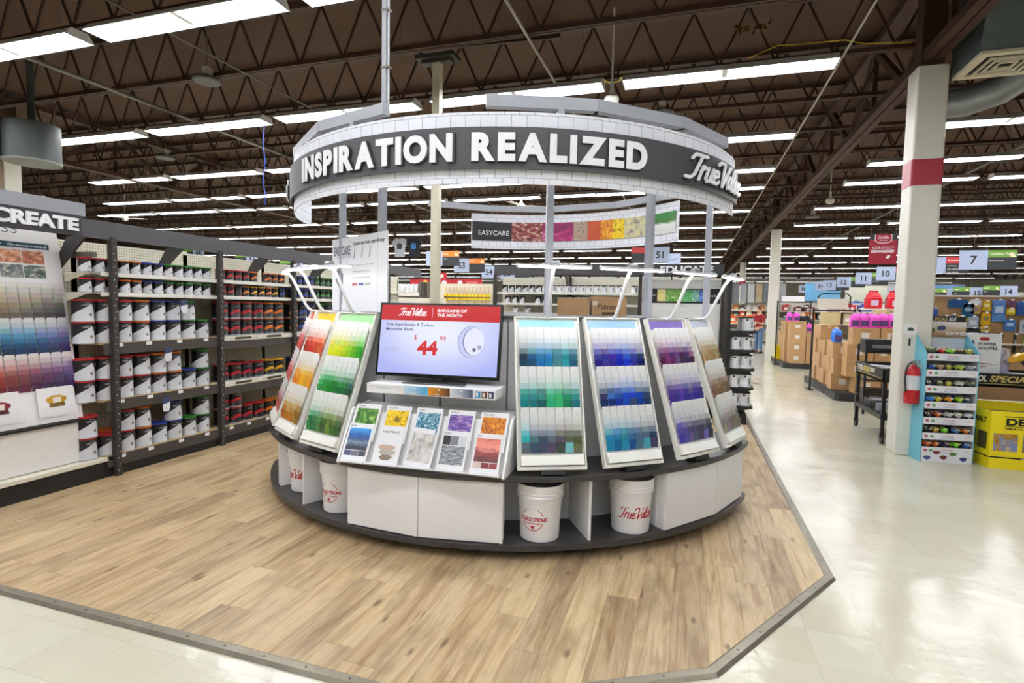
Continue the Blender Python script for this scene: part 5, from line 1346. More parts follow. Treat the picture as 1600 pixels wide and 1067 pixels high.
def lump(kind, p, rz, col, lab, cat, s=1.0, grp=None):
    """small goods: 'drill', 'case', 'pack', 'box', 'jug'"""
    t = thing(kind[0], lab, cat, p, rz, grp)
    m2 = mat(col, .35); dk = mat((36, 36, 38), .4)
    k = kind[1]
    if k == 'drill':
        MB().cyl((-.11*s, 0, .06*s), (.09*s, 0, .07*s), .035*s, .03*s, 14).build('barrel', m2, t); MB().hexa([(-.09*s, -.02*s, 0), (-.03*s, -.02*s, 0), (-.03*s, .02*s, 0), (-.09*s, .02*s, 0), (-.08*s, -.02*s, .06*s), (.0, -.02*s, .06*s), (.0, .02*s, .06*s), (-.08*s, .02*s, .06*s)]).build('grip', dk, t)
        MB().cyl((.09*s, 0, .07*s), (.17*s, 0, .072*s), .012*s, .006*s, 8).build('bit', mat((160, 160, 162), .3, .8), t)
    elif k == 'case':
        MB().bx(-.16*s, .16*s, -.11*s, .11*s, 0, .09*s).build('shell', m2, t, bevel=.012*s); MB().tube([(-.05*s, -.11*s, .045*s), (-.05*s, -.14*s, .045*s), (.05*s, -.14*s, .045*s), (.05*s, -.11*s, .045*s)], .007*s, 8).build('handle', dk, t); MB().bx(-.10*s, .10*s, -.07*s, .07*s, .089*s, .093*s).build('label', mat((200, 196, 206), .4, 0, .3), t)
    return t
GOODS = [(('hand_drill', 'drill'), (2.55, 8.2, .79), 30, (120, 90, 120), 'purple-grey hand drill on the near end of the wheeled cart'), (('tool_case', 'case'), (2.62, 8.55, .79), 12, (60, 60, 66), 'dark tool case in the middle of the wheeled cart'), (('hand_drill', 'drill'), (2.72, 8.0, .86), -40, (200, 200, 204), 'silver hand drill on top of the wheeled cart, right end'),
         (('tool_case', 'case'), (2.5, 8.8, .79), -20, (96, 92, 104), 'grey tool case at the far end of the wheeled cart'), (('hand_drill', 'drill'), (2.48, 8.1, .32), 60, (220, 190, 30), 'yellow hand drill on the lower shelf of the wheeled cart'), (('tool_case', 'case'), (2.6, 8.45, .32), 35, (150, 156, 170), 'silver tool case on the lower shelf of the wheeled cart'),
         (('hand_drill', 'drill'), (2.66, 8.1, .32), 10, (190, 194, 206), 'silver hand drill beside the yellow one, lower shelf of cart'), (('tool_case', 'case'), (2.55, 8.8, .32), 5, (70, 70, 78), 'dark tool case at the back of the cart lower shelf')]
for kd, p, a, c, lab in GOODS: lump(kd, p, rad(a), c, lab, 'tool', 1.15)
cart((3.18, 7.95, 0), 1.45, .6, 'black tool table behind the yellow bin, TOOL SPECIALS on its front', 'y', 1)
sp = thing('display_sign', 'narrow black TOOL SPECIALS sign strip above the toy car display', 'sign', (2.88, 7.9, 1.52))
MB().bx(-.24, .215, -.012, .012, 0, .07).build('board', mat((30, 28, 26), .4), sp); MB().bx(-.01, .01, .0, .02, -1.52, 0).build('post', Mb2, sp)
mb = MB(); text(mb, 'TOOL', -.2, .015, .04, .09, .02, lambda a, b, d: (a, -.012-d, b), .002); text(mb, 'DO-IT', .05, .015, .04, .07, .02, lambda a, b, d: (a, -.012-d, b), .002); mb.build('white_lettering', M_letter, sp)
mb = MB(); text(mb, 'SPECIALS', -.1, .015, .04, .13, .02, lambda a, b, d: (a, -.012-d, b), .002); mb.build('gold_lettering', mat((220, 196, 120), .4), sp)
ps = thing('product_box', 'white power shovel carton with red label on the tool table', 'box', (3.33, 8.15, .79), rad(-4))
MB().bx(-.20, .20, -.10, .10, 0, .60).build('carton', mat((236, 236, 236), .45, 0, .02), ps); MB().bx(-.01, .08, -.104, -.10, .52, .56).build('red_label', M_red, ps)
mb = MB(); text(mb, 'POWER', -.02, .46, .035, .17, .02, lambda a, b, d: (a, -.101-d, b), .002); text(mb, 'SHOVEL', -.02, .41, .035, .19, .02, lambda a, b, d: (a, -.101-d, b), .002)
mb.hexa([(-.075, -.104, .30), (-.045, -.104, .30), (-.045, -.10, .30), (-.075, -.10, .30), (-.085, -.104, .52), (-.07, -.104, .52), (-.07, -.10, .52), (-.085, -.10, .52)]); mb.bx(-.10, -.02, -.104, -.10, .26, .31); mb.build('printing', mat((40, 40, 44), .5), ps)
mb = MB(); text(mb, 'cordless electric', -.02, .24, .014, .14, 0, lambda a, b, d: (a, -.101-d, b), .002); text(mb, '12 inch', -.02, .20, .014, .08, 0, lambda a, b, d: (a, -.101-d, b), .002); mb.build('small_print', mat((190, 90, 100), .5), ps)
for kd, p, a, c, lab, s in ((('tool_case', 'case'), (3.42, 8.22, .80), 20, (50, 50, 54), 'dark tool case leaning in front of the power shovel carton', 1.1), (('hand_drill', 'drill'), (3.22, 8.16, .80), -15, (200, 200, 206), 'silver drill at the left end of the tool table', 1.2), (('tool_case', 'case'), (3.70, 8.22, .80), -25, (64, 62, 66), 'dark tool case at the right of the tool table', 1.3)): lump(kd, p, rad(a), c, lab, 'tool', s)
lw = thing('leaf_blower', 'yellow and black leaf blower lying on the tool table at the right edge', 'tool', (3.88, 8.2, .93), rad(10))
MB().hexa([(-.22, -.06, .12), (.16, -.07, .20), (.16, .07, .20), (-.22, .06, .12), (-.18, -.05, .20), (.12, -.06, .36), (.12, .06, .36), (-.18, .05, .20)]).build('housing', mat((244, 186, 30), .3), lw, bevel=.02); MB().tube([(-.05, 0, .15), (.08, 0, .02), (.2, 0, -.05), (.35, 0, -.06)], .05, 12).build('nozzle', mat((36, 36, 38), .4), lw); MB().tube([(-.1, 0, .24), (0, 0, .4), (.14, 0, .42), (.2, 0, .3)], .018, 8).build('handle', mat((36, 36, 38), .4), lw)
bxx = thing('product_box', 'grey and lilac picture carton between the power shovel and the blower', 'box', (3.60, 8.35, .79)); MB().bx(-.12, .12, -.07, .07, 0, .42).build('carton', picture(stops=[(.3, (130, 130, 170)), (.6, (210, 210, 226)), (.8, (240, 240, 240))], scale=3), bxx)

# yellow bin
dw = thing('cardboard_bin', 'big open yellow and black cardboard bin at the right edge of the picture', 'bin', (3.05, 7.05, 0))
Myl = mat((244, 222, 20), .4, 0, .03)
pts = [(0, 0), (1.05, 0), (1.2, .3), (1.2, .8), (-.02, .85), (-.06, .42)]
mb = MB(); n = len(pts)
for i in range(n):
    a, b = Vector((*pts[i], 0)), Vector((*pts[(i+1) % n], 0)); e = (b-a).normalized(); nn = Vector((-e.y, e.x, 0))*.008
    mb.hexa([a, b, b+nn, a+nn, a+Vector((0, 0, .61)), b+Vector((0, 0, .61)), b+nn+Vector((0, 0, .61)), a+nn+Vector((0, 0, .61))])
mb.build('walls', Myl, dw); MB().prism([(a*.97+.01, b*.95+.02) for a, b in pts], .50, .51).build('inner_floor', mat((120, 100, 70), .7), dw)
mb = MB(); text(mb, 'DEWALT', .13, .465, .075, .56, .04, lambda a, b, d: (a, -.001-d, b), .002); text(mb, 'HEAVY-DUTY WORK', .13, .42, .020, .46, .03, lambda a, b, d: (a, -.001-d, b), .002); mb.bx(0.0, 1.05, -.003, 0, .115, .128); mb.bx(.115, .72, -.002, 0, .553, .560); mb.bx(.115, .72, -.002, 0, .452, .458); mb.build('black_printing', mat((26, 24, 22), .4), dw)
MB().bx(.28, .9, -.0045, -.003, .112, .122).build('white_stripe', M_letter, dw)
e_ = Vector((.06, -.42, 0)).normalized()
fs_ = lambda a, b, d: (-.06+e_.x*a-.002-d, .42+e_.y*a-.0, b)
mb = MB(); text(mb, 'DEWALT', .06, .47, .06, .30, .04, fs_, .002); mb.add([fs_(0, .115, .002), fs_(.42, .115, .002), fs_(.42, .128, .002), fs_(0, .128, .002)], [(0, 1, 2, 3)]); mb.build('side_printing', mat((26, 24, 22), .4), dw)
MB().bx(.03, .24, -.003, 0, .19, .375).build('photo', picture(stops=[(.3, (60, 40, 20)), (.45, (200, 150, 40)), (.55, (90, 130, 190)), (.7, (226, 190, 90))], scale=2.5, seed=4), dw)
MB().bx(.28, .52, -.003, 0, .19, .375).build('photo', picture(stops=[(.3, (40, 40, 38)), (.5, (120, 110, 90)), (.7, (200, 190, 160))], scale=3, seed=9), dw)
mb = MB(); mb.add([fs_(.08, .19, .002), fs_(.2, .19, .002), fs_(.2, .375, .002), fs_(.08, .375, .002), fs_(.23, .19, .002), fs_(.38, .19, .002), fs_(.38, .375, .002), fs_(.23, .375, .002)], [(0, 1, 2, 3), (4, 5, 6, 7)]); mb.build('side_photos', mat((110, 96, 50), .5, 0, .6), dw)
# pegboard wall of packs
pw = thing('pegboard_stand', 'wide tan pegboard hung with blue and yellow packs, upper right', 'shelving', (4.9, 10.5, 0))
MB().bx(-1.5, 1.5, 0, .03, .3, 1.90).build('board', mat((190, 150, 104), .6, 0, .06), pw); MB().bx(-1.5, 1.5, -.02, .04, 1.90, 1.925).build('top_rail', mat((226, 216, 206), .5), pw); MB().bx(-1.5, 1.5, -.45, .04, 0, .16).build('base', Mb2, pw); MB().bx(-1.5, -.0, -.3, 0, 1.17, 1.185).build('shelf', M_cream, pw)
PK = [(3.56, 1.84, .14, .40, (120, 110, 120), 'grey and white'), (3.68, 1.72, .07, .26, (60, 110, 190), 'blue and green'), (3.83, 1.60, .10, .22, (150, 70, 60), 'dark red'), (3.98, 1.86, .26, .14, (40, 100, 150), 'blue rounded'), (4.12, 1.80, .16, .22, (24, 96, 140), 'teal blue'), (3.93, 1.62, .06, .24, (100, 110, 150), 'steel blue'),
      (4.21, 1.86, .15, .10, (230, 232, 240), 'white'), (4.20, 1.78, .15, .15, (232, 184, 110), 'tan sponge'), (4.35, 1.84, .11, .16, (244, 196, 30), 'yellow'), (4.35, 1.66, .12, .20, (246, 190, 20), 'deep yellow'), (4.51, 1.86, .17, .34, (100, 150, 214), 'pale blue'), (4.66, 1.86, .12, .13, (150, 80, 84), 'maroon'), (4.66, 1.73, .11, .10, (250, 222, 20), 'bright yellow'),
      (4.80, 1.84, .15, .22, (60, 100, 180), 'royal blue'), (4.92, 1.83, .08, .18, (90, 70, 130), 'violet'), (4.04, 1.60, .14, .11, (236, 212, 40), 'lemon'), (4.19, 1.60, .14, .22, (190, 206, 226), 'silver blue'), (4.35, 1.44, .13, .08, (240, 200, 60), 'amber'), (4.20, 1.42, .2, .26, (50, 48, 44), 'black'), (4.36, 1.36, .12, .13, (90, 80, 130), 'purple'),
      (4.66, 1.56, .14, .18, (70, 130, 200), 'round blue'), (4.86, 1.56, .15, .22, (200, 206, 210), 'pale silver'), (5.0, 1.52, .12, .18, (60, 90, 170), 'navy blue'), (4.55, 1.34, .10, .07, (90, 100, 60), 'olive'), (4.74, 1.34, .03, .30, (50, 50, 50), 'thin black'), (4.95, 1.34, .2, .28, (150, 190, 90), 'green and grey')]
for i, (x, zt, w_, h_, c, nm) in enumerate(PK):
    t = thing('hanging_pack', '%s pack hung on the tan pegboard, %s of %s' % (nm, 'top rows' if zt > 1.7 else 'middle rows' if zt > 1.45 else 'lower rows', 'its left half' if x < 4.3 else 'its right half'), 'pack', (x, 10.5, zt), 0, 'packs on the tan pegboard')
    t['label'] = '%s pack on the tan pegboard%s' % (nm, ', next to the %s one' % PK[i-1][5] if i else ', at its left end')
    mb = MB(); mb.prism([(-w_/2, -h_), (w_/2, -h_), (w_/2, -.02), (w_*.3, 0), (-w_*.3, 0), (-w_/2, -.02)], -.07, -.03, 'y'); mb.build('pack', mat(c, .35, 0, .35), t, bevel=.008)
    MB().bx(-w_*.3, w_*.3, -.073, -.07, -h_*.6, -h_*.3).build('label_panel', mat(mixc(c, (30, 60, 160), .5) if i % 2 else mixc(c, (250, 250, 250), .6), .4), t); MB().cyl((0, -.09, -.005), (0, 0, -.005), .003, n=6).build('hook', Mp, t); MB().bx(-.02, .02, -.095, -.09, -.012, .012).build('price_flag', M_letter, t)
for i, x in enumerate((4.45, 4.95)):
    t = thing('floor_machine', 'dark red and black machine on the floor %s, behind the tool table' % ('nearer the display' if i == 0 else 'at the right edge'), 'machine', (x, 9.4, 0), rad(-20)); MB().hexa([(-.2, -.16, .1), (.2, -.16, .08), (.2, .16, .08), (-.2, .16, .1), (-.14, -.13, .30), (.15, -.13, .22), (.15, .13, .22), (-.14, .13, .30)]).build('deck', mat((120, 24, 34), .3), t, bevel=.02)
    for sx in (-.17, .17):
        for sy in (-.19, .19): MB().cyl((sx, sy-.02, .09), (sx, sy+.02, .09), .09, n=20).build('wheel', mat((30, 30, 30), .5), t)

# ------------------------------------------------------------------ carton islands
def jug_proto():
    t = thing('fluid_jug', 'x', 'jug')
    def rr(w, d, c=.03, n=4):
        out = []
        for cx_, cy_, a0 in ((w/2-c, d/2-c, 0), (-w/2+c, d/2-c, 90), (-w/2+c, -d/2+c, 180), (w/2-c, -d/2+c, 270)):
            for k in range(n+1): a = rad(a0+90*k/n); out.append((cx_+c*math.cos(a), cy_+c*math.sin(a)))
        return out
    lv = [(0, .15, .12), (.01, .155, .125), (.17, .155, .125), (.20, .14, .11), (.235, .075, .07), (.255, .045, .045)]
    vs = []; fs = []
    for z_, w_, d_ in lv: vs += [(a, b, z_) for a, b in rr(w_, d_, min(.03, w_*.45))]
    n = 20
    for k in range(len(lv)-1):
        for i in range(n): fs.append((k*n+i, k*n+(i+1) % n, (k+1)*n+(i+1) % n, (k+1)*n+i))
    mb = MB(); mb.add(vs, fs, smooth=True); mb.add(vs[:n], [tuple(range(n))[::-1]]); mb.build('bottle', obj_mat(.2), t)
    MB().cyl((0, 0, .25), (0, 0, .275), .022, n=14).build('cap', mat((240, 240, 244), .4), t)
    mb = MB(); mb.tube([(.03, 0, .235), (.075, 0, .215), (.082, 0, .17)], .009, 8); mb.build('handle', obj_mat(.2), t)
    MB().bx(-.06, .06, -.0645, -.062, .03, .13).build('label', mat((110, 80, 150), .4, 0, .5), t)
    return t
jug = jug_proto(); ju = [False]
PINK, BLU = (246, 90, 214), (40, 120, 220)
def put_jug(p, rz, c, lab, grp):
    if not ju[0]:
        ju[0] = True; jug.location = p; jug.rotation_euler = (0, 0, rz); jug['label'] = lab; jug['group'] = grp
        for ch in jug.children:
            if ch.name.split('.')[0] in ('bottle', 'handle'): ch.color = lin(c)
    else: dup(jug, p, rz, lab, grp, {'bottle': c, 'handle': c})
def carton_proto(w, d, h):
    t = thing('carton', 'x', 'carton'); carton_mesh(w, d, h).build('box', M_attr, t, col=True)
    MB().bx(-w*.18, w*.12, -d/2-.002, -d/2, h*.35, h*.7).build('label', mat((226, 222, 212), .5, 0, .1), t)
    mb = MB(); text(mb, 'ANTIFREEZE', 0, h*.80, .018, w*.45, .01, lambda a, b, d_: (a, -d/2-.001-d_, b), .001, anchor='c'); mb.build('printing', mat((90, 66, 44), .6), t)
    return t
cA = carton_proto(.42, .33, .298); cB = carton_proto(.30, .33, .298); cu = {}
def put_carton(which, p, rz, lab, grp):
    pr = cA if which == 'A' else cB
    if which not in cu: cu[which] = 1; pr.location = p; pr.rotation_euler = (0, 0, rz); pr['label'] = lab; pr['group'] = grp
    else: dup(pr, p, rz, lab, grp)
def island(nm, x0, y0, y1, w, lab):
    t = thing('low_platform', lab, 'platform', (x0, y0, 0)); mb = MB(); mb.prism([(.0, .04), (.06, 0), (w, 0), (w, y1-y0), (0, y1-y0)], 0, .15); mb.build('platform', mat((46, 46, 48), .5), t)
    mb = MB(); mb.bx(-.004, .0, .9, .906, 0, .15); mb.bx(-.004, .0, 1.8, 1.806, 0, .15); mb.build('joint', mat((20, 20, 20), .5), t)
island('n', 2.56, 11.4, 14.3, 1.5, 'low black display base under the nearer stack of cartons'); island('f', 2.56, 17.45, 20.0, 1.6, 'low black display base under the farther stack of cartons')
LV = ['lowest', 'second', 'third', 'top']
# nearer stack: a front face of two columns, then the side rows seen along the aisle
for k in range(4):
    z = .15+k*.3
    off = (.10, -.04, -.04, .04)[k]
    put_carton('A', (2.98+off, 11.62, z), 0, 'brown carton, front left of the nearer stack, %s layer' % LV[k], 'cartons in the nearer stack')
    put_carton('B', (3.36+off, 11.62, z), 0, 'brown carton, front right of the nearer stack, %s layer' % LV[k], 'cartons in the nearer stack') if k != 3 or True else None
for r_, (y, top) in enumerate(((12.05, 3), (12.55, 3), (12.98, 3), (13.42, 4), (13.85, 4))):
    for k in range(top): put_carton('A', (2.80+.03*((k+r_) % 2), y, .15+k*.3), PI/2 if r_ else 0, 'brown carton, aisle side of nearer stack, %s from front, %s layer' % (ORD[r_], LV[k]), 'cartons in the nearer stack')
for i in range(8): put_jug((2.86+i*.155+(.06 if i > 5 else 0), 11.62+.02*(i % 2), 1.35), rad(random.uniform(-8, 8)), PINK, 'pink fluid jug on the nearer carton stack, %s from left in front' % ORD[i], 'pink jugs on the cartons')
for i in range(5): put_jug((2.98+i*.17, 11.80, 1.35), 0, PINK, 'pink fluid jug in the second row on the nearer stack, %s from left' % ORD[i], 'pink jugs on the cartons')
put_jug((2.68, 12.02, 1.05), rad(10), BLU, 'blue fluid jug standing on the side of the nearer stack', 'blue jugs'); put_jug((2.78, 12.6, 1.05), rad(-10), BLU, 'second blue fluid jug, just behind the first blue one', 'blue jugs')
sb = thing('carton', 'short brown carton carrying a single pink jug, right of the nearer stack', 'carton', (3.72, 11.6, .15)); MB().bx(-.13, .13, -.16, .16, 0, .9).build('box', mat((186, 146, 102), .6), sb)
put_jug((3.66, 11.55, 1.05), PI/2, PINK, 'single pink jug standing lower, right of the nearer stack', 'pink jugs on the cartons')
for k in range(4):
    z = .15+k*.3
    for c_, x in enumerate((2.92, 3.36, 3.78)):
        if k == 3 and c_: continue
        put_carton('A', (x, 17.7, z), 0, 'brown carton, %s layer, %s from left on the farther stack front' % (LV[k], ORD[c_]), 'cartons in the farther stack')
    for r_ in range(3): put_carton('A', (2.82, 18.2+r_*.46, z), PI/2, 'brown carton, %s layer, side row %s of the farther stack' % (LV[k], ORD[r_]), 'cartons in the farther stack') if not (k == 3 and r_ == 2) else None
for i in range(2): put_jug((2.70+i*.18, 17.68, 1.35), 0, PINK, 'pink jug on top of the farther carton stack, %s from left' % ORD[i], 'pink jugs on the cartons')
put_jug((3.2, 17.62, 1.05), 0, PINK, 'single pink jug on the lower step of the farther stack', 'pink jugs on the cartons')
t = thing('yellow_bucket', 'yellow carton at the aisle corner of the farther black base', 'carton', (2.62, 18.9, .15)); MB().bx(-.1, .1, -.15, .15, 0, .42).build('box', mat((236, 206, 20), .4), t)
def rackframe(x, y, ztop, lab, w=1.0):
    t = thing('sign_holder', lab, 'sign holder', (x, y, 0))
    for dx in (0, w): MB().bx(dx-.018, dx+.018, -.018, .018, 0, ztop).build('post', Mb2, t)
    MB().bx(0, w, -.015, .015, ztop-.05, ztop-.02).build('crossbar', Mb2, t); MB().bx(-.05, .05, -.14, .14, 0, .02).build('foot', Mb2, t)
    return t
t = rackframe(2.42, 12.9, 1.69, 'black steel frame with a white sign, beside the nearer cartons', .75)
MB().bx(.06, .62, -.02, -.01, 1.69, 1.90).build('sign_card', mat((226, 222, 206), .5), t); MB().tube([(.08, 0, 1.68), (.08, 0, 1.95), (.14, 0, 2.0), (.6, 0, 2.0), (.66, 0, 1.95), (.66, 0, 1.68)], .014, 8).build('hoop', Mb2, t)
MB().bx(.12, .5, -.02, -.01, 1.37, 1.62).build('info_card', mat((214, 196, 140), .5, 0, .1), t)
t = rackframe(2.50, 18.6, 1.95, 'black steel frame with a blank white card, beside the farther cartons', .9); MB().bx(.1, .72, -.02, -.01, 1.93, 2.09).build('sign_card', mat((244, 244, 248), .4, 0, .01), t)
# black crates and tan goods between the cartons and the column
bs = thing('shelf_unit', 'black wire shelf of dark boxes between the cartons and the column', 'shelving', (3.12, 10.3, 0))
for z_ in (.15, .55, 1.0): MB().bx(-.45, .5, -.2, .25, z_-.02, z_).build('shelf', Mb2, bs)
for sx in (-.44, .49):
    for sy in (-.19, .24): MB().bx(sx-.015, sx+.015, sy-.015, sy+.015, 0, 1.10).build('post', Mb2, bs)
for i, (x, z_, w_, h_, c, lab) in enumerate(((3.1, 1.0, .5, .20, (38, 38, 40), 'black tool crate, middle shelf of the black wire unit'), (3.5, 1.0, .26, .24, (52, 50, 52), 'dark carton right of the black crate, wire unit'), (3.15, .55, .4, .25, (186, 152, 108), 'tan carton on the lower shelf of the wire unit'), (3.55, .55, .25, .22, (60, 56, 56), 'dark carton, lower shelf of the wire unit, right'), (3.05, .15, .35, .25, (56, 50, 44), 'dark brown carton on the bottom shelf of the wire unit'), (3.5, .15, .35, .22, (90, 110, 50), 'olive carton on the bottom shelf of the wire unit'))):
    t = thing('goods_box', lab, 'box', (x-.18, 10.3, z_)); MB().bx(-w_/2, w_/2, -.15, .15, 0, h_).build('box', mat(c, .5, 0, .2), t, bevel=.01); MB().bx(-w_*.3, w_*.3, -.153, -.15, h_*.3, h_*.55).build('label', mat(mixc(c, (220, 220, 220), .5), .5), t)
t = thing('wicker_ball', 'round tan ball hanging above the black crate', 'ball', (3.10, 10.05, 1.24)); MB().ball((0, 0, 0), (.12, .04, .10), 16, 10).build('ball', mat((150, 124, 76), .7, 0, .4), t)

# ------------------------------------------------------------------ farther aisles
def gondola(x, y, w, lab, h=1.85, d=.5):
    t = thing('gondola_shelf', lab, 'shelving', (x, y, 0))
    MB().bx(0, w, .2, .24, 0, h).build('back_panel', mat((206, 200, 186), .6), t)
    for z_ in (.15, .6, 1.0, 1.35, 1.65): MB().bx(0, w, -d+.2, .2, z_-.025, z_).build('shelf', M_cream, t)
    MB().bx(-.03, 0, -d+.2, .24, 0, h).build('end_panel', mat((150, 140, 124), .6, 0, .3), t)
    return t
PALS = [[(190, 40, 44), (220, 220, 222), (60, 60, 66), (40, 80, 160)], [(230, 120, 30), (70, 70, 74), (230, 230, 226), (50, 130, 60)], [(200, 180, 140), (120, 90, 60), (60, 60, 60), (200, 60, 60)], [(60, 110, 190), (230, 230, 236), (236, 200, 40), (40, 50, 60)], [(110, 40, 50), (140, 120, 90), (210, 210, 210), (30, 30, 34)]]
bmk = {}
def goods(x, y, z, w, n, pal, desc, seed, d=.22, hh=(.18, .30)):
    rg = random.Random(seed); step = w/n
    for i in range(n):
        w_ = step*.8; h_ = rg.uniform(*hh); key = round(h_, 1)
        kk = (round(w_, 2), key)
        if kk not in bmk:
            ml = mat((232, 230, 224), .5)
            mb = MB(); mb.bx(-w_/2, w_/2, -d/2, d/2, 0, key-.05); mb.slot = 1; mb.bx(-w_*.35, w_*.35, -d/2-.002, -d/2, key*.2, key*.5); mb.slot = 0; mb.bx(-w_*.22, w_*.22, -d*.2, d*.2, key-.05, key-.02)
            bmk[kk] = mb.mesh('package', [obj_mat(.45), ml])
        o = bpy.data.objects.new('product_package', bmk[kk]); COL.objects.link(o); o.location = (x+step*(i+.5), y, z); o.color = lin(pal[rg.randrange(len(pal))]); o.rotation_euler = (0, 0, rg.uniform(-.1, .1))
        tag(o, 'package, %s from left, %s' % (ORD[i], desc), 'package', 'packages on the distant shelves')
gondola(3.3, 14.9, 5.5, 'shelf row right behind the nearer carton stack'); gondola(3.6, 17.0, 6, 'second shelf row behind the carton stacks'); gondola(3.4, 22.4, 7, 'shelf row behind the farther carton stack'); gondola(3.4, 25, 8, 'distant shelf row, left of the aisle twelve sign', 2.0); gondola(.1, 31, 6, 'wide shelf row at the far end of the tile aisle', 2.0); gondola(-2.5, 13.2, 2.9, 'shelf row directly behind the paint shelves'); gondola(.55, 13.4, .8, 'small shelf of orange goods left of the man in red', 1.4)
goods(3.35, 14.75, 1.65, 4, 13, PALS[0], 'top of first shelf row behind the cartons', 1); goods(3.35, 14.75, 1.35, 4, 13, PALS[2], 'lower shelf, first row behind the cartons', 2)
goods(3.7, 16.9, 1.66, 4.5, 14, PALS[3], 'top of second row behind the cartons', 3)
goods(3.5, 22.3, 1.65, 6, 16, PALS[4], 'top shelf behind the farther cartons', 4); goods(3.5, 22.3, 1.35, 6, 16, PALS[1], 'lower shelf behind the farther cartons', 5)
goods(3.5, 24.9, 1.65, 6, 16, PALS[0], 'top of distant row under aisle twelve', 6); goods(3.5, 24.9, 1.35, 6, 16, PALS[2], 'lower tier, distant row under aisle twelve', 12)
for k, z_ in enumerate((1.65, 1.35, 1.0, .6)): goods(.2, 30.9, z_, 5.5, 18, PALS[(k+1) % 5], 'tier %s at the far end of the aisle' % ORD[k], 7+k, .3, (.2, .36))
for k, z_ in enumerate((1.35, 1.0, .6)): goods(.57, 13.25, z_, .76, 4, [(240, 110, 20), (240, 120, 30), (40, 40, 44), (60, 60, 70)] if k == 0 else PALS[4], 'tier %s of the small orange shelf' % ORD[k], 20+k, .2, (.15, .24))
for i, x in enumerate((3.78, 4.18, 4.55)):
    t = thing('fuel_can', 'red fuel can high on the shelf above the pink jugs, %s from left' % ORD[i], 'fuel can', (x, 14.0, 1.72), 0, 'red fuel cans'); MB().hexa([(-.15, -.12, 0), (.15, -.12, 0), (.15, .12, 0), (-.15, .12, 0), (-.15, -.12, .26), (.15, -.12, .26), (.15, .12, .26), (-.15, .12, .26)]).ball((0, 0, .26), (.15, .12, .10), 16, 8).build('body', mat((214, 30, 44), .25), t, bevel=.03); MB().bx(-.07, .07, -.125, -.12, .06, .18).build('label', mat((220, 200, 230), .4), t); MB().tube([(-.1, 0, .30), (-.08, 0, .38), (.06, 0, .38), (.1, 0, .30)], .02, 8).build('handle', mat((200, 24, 38), .25), t)
t = thing('upper_shelf', 'narrow white shelf carrying the red fuel cans', 'shelf', (4.15, 14.0, 1.70)); MB().bx(-.6, .75, -.16, .16, 0, .02).build('board', M_cream, t); [MB().bx(sx-.02, sx+.02, .1, .14, -1.70, 0).build('post', Mb2, t) for sx in (-.58, .72)]
for i, (x, y, z_, w_, h_, pic, lab) in enumerate(((4.0, 13.2, 1.38, .8, .30, dict(stops=[(.3, (60, 50, 40)), (.5, (200, 170, 120)), (.7, (240, 226, 180))], scale=3), 'tan picture carton with a lit scene, behind the pink jugs'), (4.75, 13.4, 1.40, .35, .28, dict(stops=[(.3, (150, 60, 70)), (.6, (196, 110, 116))], scale=2), 'dusty pink carton below the red fuel cans'), (5.2, 13.6, 1.36, .3, .30, dict(stops=[(.3, (90, 96, 104)), (.6, (150, 156, 164))], scale=2), 'grey carton right of the dusty pink one'))):
    t = thing('product_box', lab, 'box', (x, y, z_)); MB().bx(-w_/2, w_/2, -.12, .12, 0, h_).build('carton', picture(seed=i*3, **pic), t)
t = thing('shelf', 'plain shelf holding picture cartons behind the pink jugs', 'shelf', (4.5, 13.4, 0)); MB().bx(-.95, 1.0, -.3, .3, 1.34, 1.36).build('board', M_cream, t); [MB().bx(sx-.02, sx+.02, .1, .14, 0, 1.34).build('post', Mb2, t) for sx in (-.9, .95)]
# posters and hanging stock on the far walls
for i, (x, y, z_, w_, h_, c, lab) in enumerate(((6.3, 31.6, 2.2, 1.6, .9, (120, 190, 236), 'light blue poster far off under aisle signs fifteen and sixteen'), (8.2, 31.6, 2.2, 1.8, .8, (232, 232, 214), 'cream poster far off, right of the light blue one'), (9.1, 29.8, 2.1, 1.0, .9, (200, 206, 220), 'grey picture poster below the aisle twelve sign'), (11.0, 30.4, 2.1, 1.6, .9, (120, 170, 226), 'sky blue panel far off above the tan pegboard'), (9.9, 30.4, 2.1, .5, .9, (206, 210, 216), 'pale grey panel left of the sky blue panel'), (12.6, 30.4, 2.0, 1.3, .7, (226, 200, 196), 'pale pink panel far off above the pegboard'), (14.5, 30.4, 2.0, 2.2, .7, (228, 226, 220), 'wide off-white panel far off at the right edge'))):
    t = thing('poster', lab, 'poster', (x, y, z_)); MB().bx(-w_/2, w_/2, 0, .03, 0, h_).build('panel', mat(c, .5, 0, .15), t); MB().bx(-w_/2, w_/2, -.01, .04, h_, h_+.03).build('top_rail', Mp, t); [MB().bx(s*w_*.4-.02, s*w_*.4+.02, .03, .06, -z_, h_).build('post', Mp, t) for s in (-1, 1)]
for i in range(12):
    c = [(120, 124, 130), (170, 172, 176), (206, 208, 210), (190, 170, 140), (110, 116, 126)][i % 5]
    t = thing('hanging_mat', 'hanging matting at the far end of the aisle, %s from left' % ORD[i], 'mat', (.3+i*.36, 30.2, 2.05), 0, 'hanging mats at the far end'); MB().bx(-.15, .15, -.04, .04, 0, .95).build('sheet', mat(c, .7, 0, .2), t, bevel=.02); MB().cyl((0, 0, .95), (0, 0, 3.48), .008, n=5).build('hanger', Mp, t)
